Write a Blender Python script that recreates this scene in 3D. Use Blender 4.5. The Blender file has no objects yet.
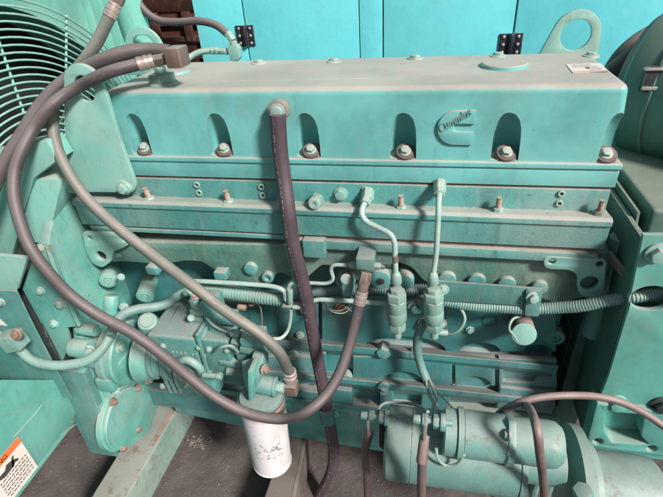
import bpy, bmesh, math, random
from mathutils import Vector, Matrix
from mathutils.geometry import tessellate_polygon
random.seed(7)
sc = bpy.context.scene
COL = sc.collection
R = math.radians
# ------------------------------------------------------------------ camera model (solved from the photograph's vanishing points)
F, CX, CY = 474.0, 331.5, 248.5
AX = Vector((2431, 130, -474)).normalized()
AY = Vector((109, -308, 474)); AY = (AY - AX * AX.dot(AY)).normalized()
AZ = AX.cross(AY)
CAM = Vector((0, -1.025, 1.65))
def ray(px, py):
    v = Vector((px - CX, py - CY, F)); return Vector((v.dot(AX), v.dot(AY), v.dot(AZ)))
def P(px, py, y=0.0):
    r = ray(px, py); return CAM + r * ((y - CAM.y) / r.y)
def PZ(px, py, z):
    r = ray(px, py); return CAM + r * ((z - CAM.z) / r.z)
def PX(px, py, x):
    r = ray(px, py); return CAM + r * ((x - CAM.x) / r.x)
def S(p):       # metres per photo pixel at a point
    d = p - CAM; f = AX * 0
    v = Vector((AX.z * d.x + AY.z * d.y + AZ.z * d.z,))if False else None
    return (AX.z * d.x + AY.z * d.y + AZ.z * d.z) / F
def T(*pts): return [P(*p) for p in pts]

# ------------------------------------------------------------------ materials
def nn(t, typ, **kw):
    n = t.nodes.new(typ)
    for k, v in kw.items():
        if k in n.inputs: n.inputs[k].default_value = v
        else: setattr(n, k, v)
    return n
def lk(t, a, b): t.links.new(a, b)
def mixc(t, fac, a, b, mode='MIX'):
    m = t.nodes.new('ShaderNodeMix'); m.data_type = 'RGBA'; m.blend_type = mode
    for s, v in ((m.inputs[0], fac), (m.inputs[6], a), (m.inputs[7], b)):
        if isinstance(v, bpy.types.NodeSocket): lk(t, v, s)
        elif isinstance(v, (int, float)): s.default_value = v
        else: s.default_value = (*v[:3], 1)
    return m.outputs[2]
def math_(t, op, a, b=None, c=None):
    m = t.nodes.new('ShaderNodeMath'); m.operation = op
    for i, v in enumerate((a, b, c)):
        if v is None: continue
        if isinstance(v, bpy.types.NodeSocket): lk(t, v, m.inputs[i])
        else: m.inputs[i].default_value = v
    return m.outputs[0]
def ramp(t, v, lo, hi):
    m = t.nodes.new('ShaderNodeMapRange'); m.interpolation_type = 'SMOOTHSTEP'
    lk(t, v, m.inputs[0]); m.inputs[1].default_value = lo; m.inputs[2].default_value = hi
    return m.outputs[0]
def noise(t, co, scale, detail=5, rough=.6, stretch=None):
    n = nn(t, 'ShaderNodeTexNoise', Scale=scale, Detail=detail, Roughness=rough)
    if stretch:
        mp = t.nodes.new('ShaderNodeMapping'); mp.inputs['Scale'].default_value = stretch
        lk(t, co, mp.inputs[0]); co = mp.outputs[0]
    lk(t, co, n.inputs['Vector']); return n.outputs[0]
DUST = (0.42, 0.38, 0.335)
WEAR = (0.50, 0.45, 0.40)
def paint(name, base, dust=.8, spot=.5, rough=.42, bump=.25, rust=.0, alt=None, dlo=.25, dhi=.9, dustc=DUST, metal=0, bscale=160, wear=.42):
    if name != 'canopy_cyan' and base[1] > base[0] * 1.6:      # weathered paint: slightly greyed
        g_ = .3 * base[0] + .6 * base[1] + .1 * base[2]; base = tuple(x * .88 + g_ * .12 for x in base[:2]) + (base[2] * .87 + g_ * .09,)
    m = bpy.data.materials.new(name); m.use_nodes = True; t = m.node_tree
    b = t.nodes['Principled BSDF']
    co = nn(t, 'ShaderNodeTexCoord').outputs['Object']
    geo = nn(t, 'ShaderNodeNewGeometry')
    sep = nn(t, 'ShaderNodeSeparateXYZ'); lk(t, geo.outputs['Normal'], sep.inputs[0])
    n1 = noise(t, co, 6, 4); n2 = noise(t, co, 38, 6, .7); n3 = noise(t, co, 150, 4, .7); n4 = noise(t, co, 2.3, 5, .65)
    alt = alt or tuple(c * .72 for c in base)
    c = mixc(t, ramp(t, n1, .35, .7), base, alt)
    lt = tuple(min(1, c_ * .9 + .08) for c_ in base)
    c = mixc(t, math_(t, 'MULTIPLY', ramp(t, n2, .5, .8), .18), c, lt)
    # thin film of dust everywhere, patchy
    film = math_(t, 'MULTIPLY', ramp(t, n4, .45, .70), .22 * min(1.6, spot / .5))
    c = mixc(t, film, c, dustc)
    n6 = noise(t, co, 11, 7, .75)
    c = mixc(t, math_(t, 'MULTIPLY', ramp(t, n6, .5, .72), .30 * min(1.5, spot / .5)), c, tuple(x * .35 + y * .35 for x, y in zip(base, (.10, .07, .06))))
    # dust lying on upward faces
    up = ramp(t, sep.outputs['Z'], dlo, dhi)
    brk = math_(t, 'ADD', math_(t, 'MULTIPLY', ramp(t, n2, .25, .6), .2), .8)
    d = math_(t, 'MULTIPLY', math_(t, 'MULTIPLY', up, brk), dust)
    dc = mixc(t, ramp(t, n1, .3, .7), dustc, tuple(x * .82 for x in dustc))
    c = mixc(t, d, c, dc)
    # small grime specks, scratches
    sp = math_(t, 'MULTIPLY', ramp(t, n2, .62, .72), .55 * spot)
    c = mixc(t, sp, c, (.16, .11, .09))
    vert = math_(t, 'SUBTRACT', 1.0, up)
    n8 = noise(t, co, 1.0, 5, .7, (48, 48, 5))
    c = mixc(t, math_(t, 'MULTIPLY', math_(t, 'MULTIPLY', ramp(t, n8, .52, .74), vert), .26 * min(1.5, spot / .5)), c, tuple(x * .8 for x in dustc))
    n9 = noise(t, co, 1.0, 5, .7, (31, 31, 7))
    c = mixc(t, math_(t, 'MULTIPLY', math_(t, 'MULTIPLY', ramp(t, n9, .54, .72), vert), .30 * min(1.5, spot / .5)), c, tuple(x * .4 for x in base))
    n10 = noise(t, co, 60, 3, .8)
    c = mixc(t, math_(t, 'MULTIPLY', ramp(t, n10, .66, .69), .5 * min(1, spot)), c, (.05, .045, .04))
    bvn = t.nodes.new('ShaderNodeBevel'); bvn.samples = 4; bvn.inputs['Radius'].default_value = .0045
    dt = t.nodes.new('ShaderNodeVectorMath'); dt.operation = 'DOT_PRODUCT'; lk(t, bvn.outputs[0], dt.inputs[0]); lk(t, geo.outputs['Normal'], dt.inputs[1])
    edg = ramp(t, math_(t, 'SUBTRACT', 1.0, dt.outputs['Value']), .02, .16)
    edg = math_(t, 'MULTIPLY', edg, math_(t, 'MULTIPLY', ramp(t, n2, .40, .58), wear))
    c = mixc(t, edg, c, WEAR)
    sp2 = math_(t, 'MULTIPLY', ramp(t, n3, .68, .76), .5 * spot)
    c = mixc(t, sp2, c, (.45, .40, .36))
    if rust:
        n5 = noise(t, co, 17, 6, .7)
        rr = math_(t, 'MULTIPLY', ramp(t, n5, .60 - .1 * rust, .74 - .1 * rust), .9)
        c = mixc(t, math_(t, 'MULTIPLY', rr, .75), c, (.17, .085, .055))
    lk(t, c, b.inputs['Base Color'])
    rg = math_(t, 'ADD', math_(t, 'MULTIPLY', d, .35), rough)
    rg = math_(t, 'ADD', rg, math_(t, 'MULTIPLY', ramp(t, n2, .3, .8), .15))
    lk(t, rg, b.inputs['Roughness'])
    b.inputs['Metallic'].default_value = metal
    bp = nn(t, 'ShaderNodeBump', Strength=bump, Distance=.0015)
    hb = math_(t, 'ADD', noise(t, co, bscale, 4, .6), math_(t, 'MULTIPLY', n1, 3.0))
    lk(t, hb, bp.inputs['Height']); lk(t, bp.outputs[0], b.inputs['Normal'])
    return m
TE = (0.105, 0.47, 0.405)
M = dict(
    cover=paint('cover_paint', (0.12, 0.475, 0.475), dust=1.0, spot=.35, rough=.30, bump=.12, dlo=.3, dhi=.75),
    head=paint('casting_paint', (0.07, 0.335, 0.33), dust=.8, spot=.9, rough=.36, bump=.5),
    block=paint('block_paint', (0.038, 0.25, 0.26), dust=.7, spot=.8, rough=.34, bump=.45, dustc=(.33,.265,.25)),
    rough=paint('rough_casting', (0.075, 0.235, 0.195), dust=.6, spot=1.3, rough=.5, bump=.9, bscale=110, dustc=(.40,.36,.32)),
    gear=paint('gear_paint', (0.095, 0.43, 0.385), dust=.55, spot=.7, rough=.36, bump=.35, rust=.15),
    plate=paint('plate_paint', (0.21, 0.46, 0.41), dust=.6, spot=.5, rough=.45, bump=.2, alt=(.16,.43,.38)),
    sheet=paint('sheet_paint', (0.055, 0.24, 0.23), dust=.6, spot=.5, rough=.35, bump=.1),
    pump=paint('pump_paint', (0.075, 0.29, 0.275), dust=.65, spot=.9, rough=.42, bump=.6, dustc=(.32,.31,.29)),
    pale=paint('pale_fitting', (0.20, 0.42, 0.38), dust=.5, spot=1.0, rough=.4, bump=.3),
    pipe=paint('pipe_paint', (0.33, 0.55, 0.52), dust=.5, spot=.9, rough=.38, bump=.2),
    bolt=paint('bolt_paint', (0.24, 0.50, 0.46), dust=.8, spot=1.0, rough=.4, bump=.3, rust=.5),
    rustbolt=paint('rusty_bolt', (0.30, 0.20, 0.16), dust=.5, spot=1.0, rough=.6, bump=.8, rust=1.5, dustc=(.45,.35,.3)),
    rustthread=paint('rusty_thread', (0.30, 0.22, 0.17), dust=.5, spot=1.0, rough=.5, bump=.5, rust=.4, dustc=(.45,.36,.3)),
    washer=paint('rubber_washer', (0.07, 0.05, 0.048), dust=.6, spot=.5, rough=.7, bump=.4, dustc=(.24,.19,.175), wear=.3),
    starter=paint('starter_paint', (0.13, 0.32, 0.30), dust=.4, spot=.8, rough=.36, bump=.25, rust=.1),
    gen=paint('generator_paint', (0.045, 0.17, 0.145), dust=.75, spot=.6, rough=.5, bump=.3, dustc=(.25,.26,.21)),
    frontplate=paint('front_plate_paint', (0.10, 0.42, 0.37), dust=.5, spot=.4, rough=.42, bump=.15),
    drum=paint('air_cleaner_paint', (0.075, 0.185, 0.16), dust=.7, spot=.4, rough=.35, bump=.1, dustc=(.17,.17,.14)),
    brown=paint('dusty_brown', (0.17, 0.11, 0.09), dust=.5, spot=.8, rough=.7, bump=.7, rust=.2),
    steel=paint('skid_steel', (0.22, 0.36, 0.32), dust=.75, spot=1.0, rough=.6, bump=.3, rust=.45, dustc=(.30,.28,.25)),
    steel2=paint('skid_brown', (0.17, 0.14, 0.125), dust=.6, spot=1.0, rough=.75, bump=.4, rust=.1, dustc=(.20,.165,.15)),
    ecanopy=paint('canopy_cyan', (0.16, 0.66, 0.72), dust=.1, spot=.22, rough=.25, bump=.5, bscale=4, alt=(.14,.60,.67)),
    shroud=paint('shroud_paint', (0.15, 0.52, 0.45), dust=.4, spot=.4, rough=.38, bump=.1),
    wire=paint('guard_wire', (0.22, 0.55, 0.50), dust=.4, spot=.5, rough=.35, bump=.1),
    black=paint('black_hinge', (0.012, 0.012, 0.022), dust=.1, spot=.2, rough=.4, bump=.2),
    dark=paint('dark_fan', (0.02, 0.035, 0.035), dust=.3, spot=.5, rough=.6, bump=.2, dustc=(.1,.08,.07)),
    rustwall=paint('rusty_wall', (0.10, 0.034, 0.022), dust=.3, spot=.8, rough=.8, bump=.6, rust=.9, dustc=(.12,.06,.045)),
    white=paint('white_can', (0.74, 0.72, 0.74), dust=.3, spot=.45, rough=.35, bump=.12, alt=(.62,.60,.62), dustc=(.6,.5,.42)),
    hexbrown=paint('brown_hex', (0.12, 0.075, 0.06), dust=.5, spot=.6, rough=.5, bump=.5, rust=.4),
    crimp=paint('crimp_metal', (0.52, 0.42, 0.38), dust=.3, spot=.8, rough=.35, bump=.4, metal=.5),
    zinc=paint('zinc', (0.55, 0.53, 0.50), dust=.3, spot=.8, rough=.35, bump=.3, metal=.6),
    orange=paint('orange_print', (0.80, 0.20, 0.06), dust=.1, spot=.3, rough=.5, bump=.02),
    paper=paint('sticker', (0.74, 0.68, 0.62), dust=.25, spot=.35, rough=.5, bump=.03, alt=(.68,.62,.57)),
    ink=paint('ink', (0.06, 0.055, 0.06), dust=.1, spot=.2, rough=.6, bump=.02),
    pink=paint('pink_print', (0.62, 0.33, 0.30), dust=.2, spot=.3, rough=.6, bump=.02),
    red=paint('red_wire', (0.45, 0.03, 0.03), dust=.2, spot=.3, rough=.5, bump=.1),
)
def rubber(name, base, dustc, dust=.5, braid=0, marks=False, rough=.55):
    m = bpy.data.materials.new(name); m.use_nodes = True; t = m.node_tree
    b = t.nodes['Principled BSDF']
    tc = nn(t, 'ShaderNodeTexCoord'); co = tc.outputs['Object']; uv = tc.outputs['UV']
    geo = nn(t, 'ShaderNodeNewGeometry'); sep = nn(t, 'ShaderNodeSeparateXYZ'); lk(t, geo.outputs['Normal'], sep.inputs[0])
    n1 = noise(t, co, 14, 5, .65); n2 = noise(t, co, 90, 5, .7)
    c = mixc(t, ramp(t, n1, .3, .7), base, tuple(x * .65 for x in base))
    d = math_(t, 'MULTIPLY', ramp(t, sep.outputs['Z'], -.1, .95), dust)
    d = math_(t, 'MULTIPLY', d, math_(t, 'ADD', math_(t, 'MULTIPLY', ramp(t, n1, .3, .65), .5), .5))
    c = mixc(t, d, c, dustc)
    c = mixc(t, math_(t, 'MULTIPLY', ramp(t, n2, .62, .75), .45), c, tuple(min(1, x * 1.5) for x in dustc))
    if marks:
        su = nn(t, 'ShaderNodeSeparateXYZ'); lk(t, uv, su.inputs[0])
        band = math_(t, 'COMPARE', su.outputs[0], marks, .022)
        nz = noise(t, uv, 60, 2, .5, (1.0, 1.6, 1))
        mk = math_(t, 'MULTIPLY', band, ramp(t, nz, .56, .60))
        c = mixc(t, math_(t, 'MULTIPLY', mk, .5), c, (.62, .58, .58))
    lk(t, c, b.inputs['Base Color']); b.inputs['Roughness'].default_value = rough
    h = n2
    if braid:
        mp = t.nodes.new('ShaderNodeMapping'); mp.inputs['Scale'].default_value = (12, braid, 1); lk(t, uv, mp.inputs[0])
        w1 = nn(t, 'ShaderNodeTexWave', wave_type='BANDS', bands_direction='DIAGONAL', Scale=1.0); lk(t, mp.outputs[0], w1.inputs[0])
        mp2 = t.nodes.new('ShaderNodeMapping'); mp2.inputs['Scale'].default_value = (-12, braid, 1); lk(t, uv, mp2.inputs[0])
        w2 = nn(t, 'ShaderNodeTexWave', wave_type='BANDS', bands_direction='DIAGONAL', Scale=1.0); lk(t, mp2.outputs[0], w2.inputs[0])
        h = math_(t, 'ADD', math_(t, 'MAXIMUM', w1.outputs[1], w2.outputs[1]), math_(t, 'MULTIPLY', n2, .6))
    bp = nn(t, 'ShaderNodeBump', Strength=.28, Distance=.0013); lk(t, h, bp.inputs['Height']); lk(t, bp.outputs[0], b.inputs['Normal'])
    return m
HB = rubber('brown_rubber', (.085, .068, .072), (.25, .205, .20), .6)
HG = rubber('dusty_grey_rubber', (.115, .125, .11), (.33, .30, .265), .75)
HBR = rubber('braided_rubber', (.075, .052, .066), (.21, .155, .165), .6, braid=130, marks=.055)
CAB = rubber('cable_rubber', (.14, .10, .095), (.40, .30, .28), .7)
CORR = rubber('conduit_plastic', (.20, .38, .34), (.42, .42, .38), .5)
CORRD = rubber('conduit_grey', (.10, .19, .19), (.26, .28, .28), .5)
SLV = rubber('green_sleeve', (.15, .30, .28), (.36, .40, .37), .5)

# ------------------------------------------------------------------ mesh builder
class MB:
    def __init__(s): s.v = []; s.f = []; s.mi = []; s.uv = []; s.cur = 0
    def add(s, verts, faces, uvs=None, mi=None):
        o = len(s.v); s.v += [Vector(v) for v in verts]
        for i, f in enumerate(faces):
            s.f.append([o + k for k in f]); s.mi.append(s.cur if mi is None else mi)
            s.uv.append(uvs[i] if uvs else None)
        return s
    def addbm(s, bm):
        bm.verts.ensure_lookup_table(); bm.verts.index_update()
        s.add([v.co.copy() for v in bm.verts], [[v.index for v in f.verts] for f in bm.faces]); bm.free(); return s
    def hull(s, pts, bev=0, seg=2):
        bm = bmesh.new()
        for p in pts: bm.verts.new(p)
        r = bmesh.ops.convex_hull(bm, input=bm.verts[:])
        bmesh.ops.dissolve_limit(bm, angle_limit=R(1), verts=bm.verts[:], edges=bm.edges[:])
        if bev: s._bev(bm, bev, seg)
        return s.addbm(bm)
    def _bev(s, bm, bev, seg, ang=25):
        ed = [e for e in bm.edges if len(e.link_faces) == 2 and e.calc_face_angle() > R(ang)]
        if ed: bmesh.ops.bevel(bm, geom=ed, offset=bev, segments=seg, affect='EDGES', profile=.6, clamp_overlap=True)
    def box(s, a, b, bev=.003, seg=2):
        x0, x1 = sorted((a[0], b[0])); y0, y1 = sorted((a[1], b[1])); z0, z1 = sorted((a[2], b[2]))
        return s.hull([(x, y, z) for x in (x0, x1) for y in (y0, y1) for z in (z0, z1)], bev, seg)
    def bpx(s, x0, y0, x1, y1, y, depth, bev=.003, seg=2):      # front face seen at these photo rows, at depth plane y
        a = P(x0, y0, y); b = P(x1, y1, y)
        z0 = P((x0 + x1) / 2, y0, y).z; z1 = P((x0 + x1) / 2, y1, y).z
        xm0 = P(x0, (y0 + y1) / 2, y).x; xm1 = P(x1, (y0 + y1) / 2, y).x
        return s.box((xm0, y, z0), (xm1, y + depth, z1), bev, seg)
    def prism(s, pts, vec, bev=.0, seg=2, ang=25):              # planar outline pushed along vec
        vec = Vector(vec); n = len(pts); bm = bmesh.new()
        a = [bm.verts.new(p) for p in pts]; b = [bm.verts.new(Vector(p) + vec) for p in pts]
        bm.faces.new(a); bm.faces.new(b[::-1])
        for i in range(n): bm.faces.new((a[i], b[i], b[(i + 1) % n], a[(i + 1) % n]))
        bmesh.ops.recalc_face_normals(bm, faces=bm.faces[:])
        if bev: s._bev(bm, bev, seg, ang)
        bmesh.ops.triangulate(bm, faces=[f for f in bm.faces if len(f.verts) > 4])
        return s.addbm(bm)
    def lathe(s, p0, p1, prof, seg=28, caps=True):              # prof = [(distance from p0, radius)]
        p0 = Vector(p0); d = (Vector(p1) - p0).normalized()
        u = d.orthogonal().normalized(); w = d.cross(u); V = []; Fc = []
        for t, r in prof:
            for k in range(seg):
                a = 2 * math.pi * k / seg; V.append(p0 + d * t + (u * math.cos(a) + w * math.sin(a)) * r)
        for i in range(len(prof) - 1):
            for k in range(seg):
                k2 = (k + 1) % seg; Fc.append((i * seg + k, i * seg + k2, (i + 1) * seg + k2, (i + 1) * seg + k))
        if caps:
            Fc.append(list(range(seg))[::-1]); Fc.append([(len(prof) - 1) * seg + k for k in range(seg)])
        return s.add(V, Fc)
    def cyl(s, p0, p1, r, r2=None, bev=.0015, seg=28):
        L = (Vector(p1) - Vector(p0)).length; r2 = r if r2 is None else r2; bev = min(bev, L * .3, r * .4, r2 * .4)
        return s.lathe(p0, p1, [(0, r - bev), (bev * .3, r - bev * .3), (bev, r), (L - bev, r2), (L - bev * .3, r2 - bev * .3), (L, r2 - bev)], seg)
    def hexa(s, p0, p1, r, bev=.001):
        p0 = Vector(p0); p1 = Vector(p1); d = (p1 - p0).normalized(); u = d.orthogonal().normalized(); w = d.cross(u)
        ring = [(u * math.cos(a) + w * math.sin(a)) * r for a in [math.pi / 3 * k for k in range(6)]]
        return s.hull([p0 + q for q in ring] + [p1 + q for q in ring], bev)
    def ring(s, p0, p1, r, ri, seg=32):
        L = (Vector(p1) - Vector(p0)).length; b = min(.001, L * .25)
        p0 = Vector(p0); d = (Vector(p1) - p0).normalized(); u = d.orthogonal().normalized(); w = d.cross(u)
        prof = [(0, ri), (0, r - b), (b, r), (L - b, r), (L, r - b), (L, ri), (0, ri)]
        return s.lathe(p0, p1, prof, seg, caps=False)
    def sweep(s, pts, r, seg=14, step=.008, corr=None, caps=True, taper=None):
        pts = [Vector(p) for p in pts]; ext = [pts[0] * 2 - pts[1]] + pts + [pts[-1] * 2 - pts[-2]]
        path = []
        for i in range(1, len(ext) - 2):
            p0, p1, p2, p3 = ext[i - 1:i + 3]
            def kn(a, b): return max(1e-4, (b - a).length ** .5)
            t0 = 0; t1 = t0 + kn(p0, p1); t2 = t1 + kn(p1, p2); t3 = t2 + kn(p2, p3)
            for q in range(24):
                t = t1 + (t2 - t1) * q / 24
                a1 = p0 * ((t1 - t) / (t1 - t0)) + p1 * ((t - t0) / (t1 - t0)); a2 = p1 * ((t2 - t) / (t2 - t1)) + p2 * ((t - t1) / (t2 - t1)); a3 = p2 * ((t3 - t) / (t3 - t2)) + p3 * ((t - t2) / (t3 - t2))
                b1 = a1 * ((t2 - t) / (t2 - t0)) + a2 * ((t - t0) / (t2 - t0)); b2 = a2 * ((t3 - t) / (t3 - t1)) + a3 * ((t - t1) / (t3 - t1))
                path.append(b1 * ((t2 - t) / (t2 - t1)) + b2 * ((t - t1) / (t2 - t1)))
        path.append(pts[-1])
        cum = [0]
        for a, b in zip(path, path[1:]): cum.append(cum[-1] + (b - a).length)
        L = cum[-1]; step = min(step, L / 4) if not corr else corr / 6
        n = max(3, int(L / step)); out = []; j = 0
        for i in range(n + 1):
            d = L * i / n
            while j < len(cum) - 2 and cum[j + 1] < d: j += 1
            k = (d - cum[j]) / max(1e-9, cum[j + 1] - cum[j]); out.append(path[j].lerp(path[j + 1], min(1, k)))
        u = None; V = []; Fc = []; UV = []; prev = None
        for i, p in enumerate(out):
            t = (out[min(i + 1, n)] - out[max(i - 1, 0)]).normalized()
            u = (FWD - t * FWD.dot(t) + Vector((0, 0, 1e-5))).normalized() if u is None else (u - t * u.dot(t)).normalized()
            w = t.cross(u); d = L * i / n; rr = r
            if taper: rr = r + (taper - r) * d / L
            if corr:
                ph = (d / corr) % 1; rr = r * (1 if ph < .55 else .87)
            for k in range(seg):
                a = 2 * math.pi * k / seg; V.append(p + (u * math.cos(a) + w * math.sin(a)) * rr)
            if i:
                for k in range(seg):
                    k2 = (k + 1) % seg; o = (i - 1) * seg
                    Fc.append((o + k, o + k2, o + seg + k2, o + seg + k))
                    d0 = L * (i - 1) / n; UV.append([(k / seg, d0), ((k + 1) / seg, d0), ((k + 1) / seg, d), (k / seg, d)])
        if caps:
            Fc.append(list(range(seg))[::-1]); Fc.append([n * seg + k for k in range(seg)]); UV += [None, None]
        return s.add(V, Fc, UV)
    def plate(s, outer, holes, fr, thick, bev=.002):            # outer, holes: 3D points on a plane; fr=(U,V,W): thick goes along -W
        U, V, W = [Vector(a) for a in fr]; o = Vector(outer[0])
        cu = bpy.data.curves.new('c', 'CURVE'); cu.dimensions = '2D'; cu.fill_mode = 'BOTH'; cu.resolution_u = 1
        cu.extrude = max(1e-4, thick / 2 - bev); cu.bevel_depth = bev; cu.offset = -bev; cu.bevel_resolution = 1
        for i, pl in enumerate([outer] + list(holes)):
            q = [((Vector(p) - o).dot(U), (Vector(p) - o).dot(V)) for p in pl]
            ar = sum(a[0] * b[1] - b[0] * a[1] for a, b in zip(q, q[1:] + q[:1]))
            if (ar < 0) != (i > 0): q = q[::-1]
            sp = cu.splines.new('POLY'); sp.points.add(len(q) - 1); sp.use_cyclic_u = True
            for k, c in enumerate(q): sp.points[k].co = (c[0], c[1], 0, 1)
        ob = bpy.data.objects.new('c', cu); me = bpy.data.meshes.new_from_object(ob)
        vs = [o + U * v.co.x + V * v.co.y + W * (v.co.z - thick / 2) for v in me.vertices]
        bm = bmesh.new(); bm.from_mesh(me)
        for v, c in zip(bm.verts, vs): v.co = c
        bmesh.ops.remove_doubles(bm, verts=bm.verts[:], dist=1e-6)
        bmesh.ops.recalc_face_normals(bm, faces=bm.faces[:])
        bpy.data.objects.remove(ob); bpy.data.curves.remove(cu); bpy.data.meshes.remove(me)
        return s.addbm(bm)
    def mesh(s, name='m', ang=38):
        me = bpy.data.meshes.new(name); me.from_pydata([tuple(v) for v in s.v], [], s.f)
        if any(s.uv):
            l = me.uv_layers.new(name='UVMap')
            for p in me.polygons:
                q = s.uv[p.index]
                if q:
                    for k, li in enumerate(p.loop_indices): l.data[li].uv = q[k]
        for p in me.polygons: p.material_index = s.mi[p.index]; p.use_smooth = True
        me.validate()
        try: me.set_sharp_from_angle(angle=R(ang))
        except Exception: pass
        return me
    def build(s, name, mat, parent=None, ang=38):
        me = s.mesh(name, ang)
        for m in (mat if isinstance(mat, (list, tuple)) else [mat]): me.materials.append(m if not isinstance(m, str) else M[m])
        o = bpy.data.objects.new(name, me); COL.objects.link(o)
        if parent:
            o.parent = parent
            if parent.type == 'EMPTY': o.location = -parent.location
        return o
def tag(o, label=None, cat=None, group=None, kind=None):
    for k, v in (('label', label), ('category', cat), ('group', group), ('kind', kind)):
        if v: o[k] = v
    return o
def thing(name, loc, label, cat, group=None):
    o = bpy.data.objects.new(name, None); COL.objects.link(o); o.location = Vector(loc); o.empty_display_size = .05
    return tag(o, label, cat, group)
XZ = ((1, 0, 0), (0, 0, 1), (0, -1, 0))      # plates facing the viewer
YZ = ((0, 1, 0), (0, 0, 1), (1, 0, 0))       # plates facing +X
def circ(c, r, fr=XZ, n=28):
    c = Vector(c); U, V = Vector(fr[0]), Vector(fr[1]); return [c + (U * math.cos(2 * math.pi * k / n) + V * math.sin(2 * math.pi * k / n)) * r for k in range(n)]
def fillet(pts, rad, n=4):
    out = []; N = len(pts)
    for i, p in enumerate(pts):
        a = pts[i - 1]; b = pts[(i + 1) % N]; r = rad[i] if isinstance(rad, (list, tuple)) else rad
        if r <= 0: out.append(p); continue
        da = (a - p); db = (b - p); d = min(r, da.length * .45, db.length * .45)
        s_, e_ = p + da.normalized() * d, p + db.normalized() * d
        for k in range(n + 1):
            t = k / n; out.append(s_ * (1 - t) ** 2 + p * 2 * t * (1 - t) + e_ * t * t)
    return out
UPZ = Vector((0, 0, 1)); FWD = Vector((0, -1, 0)); RT = Vector((1, 0, 0))
def bolt(parent, p, ax, r, h=None, mat='bolt', washer=True, name='bolt'):
    p = Vector(p); ax = Vector(ax).normalized(); h = h or r * .9; m = MB()
    if washer: m.cyl(p - ax * .002, p + ax * r * .28, r * 1.45, bev=.0008, seg=20); q = p + ax * r * .25
    else: q = p - ax * .001
    m.hexa(q, q + ax * h, r, .0012)
    return m.build(name, mat, parent)
def bpxl(parent, px, py, y, rp, ax=FWD, **k):
    p = P(px, py, y); return bolt(parent, p, ax, rp * S(p), **k)

# ------------------------------------------------------------------ SETTING
def setting():
    m = bpy.data.materials.new('dark_ground'); m.use_nodes = True; t = m.node_tree; b = t.nodes['Principled BSDF']
    co = nn(t, 'ShaderNodeTexCoord').outputs['Object']
    n1 = noise(t, co, 5, 6, .7); n2 = noise(t, co, 60, 5, .7); n3 = noise(t, co, 2, 3)
    c = mixc(t, ramp(t, n1, .3, .7), (.066, .056, .054), (.135, .112, .104)); c = mixc(t, math_(t, 'MULTIPLY', ramp(t, n2, .55, .75), .6), c, (.16, .145, .14))
    c = mixc(t, math_(t, 'MULTIPLY', ramp(t, n3, .5, .7), .5), c, (.035, .036, .042))
    lk(t, c, b.inputs['Base Color']); b.inputs['Roughness'].default_value = .75
    bp = nn(t, 'ShaderNodeBump', Strength=.7, Distance=.006); lk(t, math_(t, 'ADD', n2, n1), bp.inputs['Height']); lk(t, bp.outputs[0], b.inputs['Normal'])
    mb = MB(); mb.add([(-60, -60, 0), (60, -60, 0), (60, 60, 0), (-60, 60, 0)], [(0, 1, 2, 3)])
    g = mb.build('ground', m); g['kind'] = 'structure'
    # rubble between the skid beams
    mb = MB()
    for k in range(420):
        if k < 60: c = PZ(random.gauss(197, 5), random.gauss(443, 3.5), .004)
        else: c = PZ(random.uniform(20, 420), random.uniform(425, 505), .003)
        r = random.uniform(.002, .009) if k < 60 else random.uniform(.001, .0035)
        mb.hull([c + Vector((random.uniform(-1, 1), random.uniform(-1, 1), random.uniform(-.4, .9))) * r for _ in range(9)])
    s = mb.build('rubble', 'steel2'); s['kind'] = 'stuff'; s['label'] = 'scattered grit and paint chips on the dark floor'
setting()

# ------------------------------------------------------------------ BACKGROUND
def enclosure():
    Y = .75; t = thing('generator_enclosure', P(380, 60, Y) * 1, 'bright cyan panelled enclosure doors standing behind the engine', 'enclosure')
    t.location.z = 0
    zt, zb = 2.6, .35
    def X(px, py=30): return P(px, py, Y).x
    edges = [(X(197), X(245.3)), (X(245.8), X(359.2)), (X(383.2), X(513.6)), (X(514.2), X(700))]
    for i, (a, b) in enumerate(edges):
        m = MB(); m.box((a + .0015, Y, zb), (b - .0015, Y + .04, zt), .003)
        d = m.build('door', 'ecanopy', t)
        if i in (1, 3):
            hx, r0, r1 = ((X(244.8), 25, 46) if i == 1 else (X(512), 33, 58))
            h = MB(); z0 = P(245, r0, Y).z; z1 = P(245, r1, Y).z
            if i == 3: z0 = P(512, r0, Y).z; z1 = P(512, r1 - 3, Y).z
            w = .034 if i == 1 else .037
            h.box((hx - w, Y - .005, z1), (hx - .007, Y - .0005, z0), .002); h.box((hx + .007, Y - .005, z1), (hx + w, Y - .0005, z0), .002)
            h.cyl((hx, Y - .006, z1), (hx, Y - .006, z0), .009)
            h.build('hinge', 'black', d)
            for k in range(3):
                for s in (-1, 1):
                    q = MB(); p = Vector((hx + s * w * .62, Y - .005, z1 + (z0 - z1) * (.15 + .35 * k)))
                    q.cyl(p, p + FWD * .004, .0055, .0045, seg=12); q.build('hinge_screw', 'zinc', d)
    m = MB(); m.box((X(359.7), Y + .004, zb), (X(382.6), Y + .05, zt), .003); m.build('centre_post', 'ecanopy', t)
    m = MB(); m.box((X(197), Y + .042, zb), (X(700), Y + .09, zt), .003); m.build('back_frame', 'black', t)
enclosure()
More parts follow.
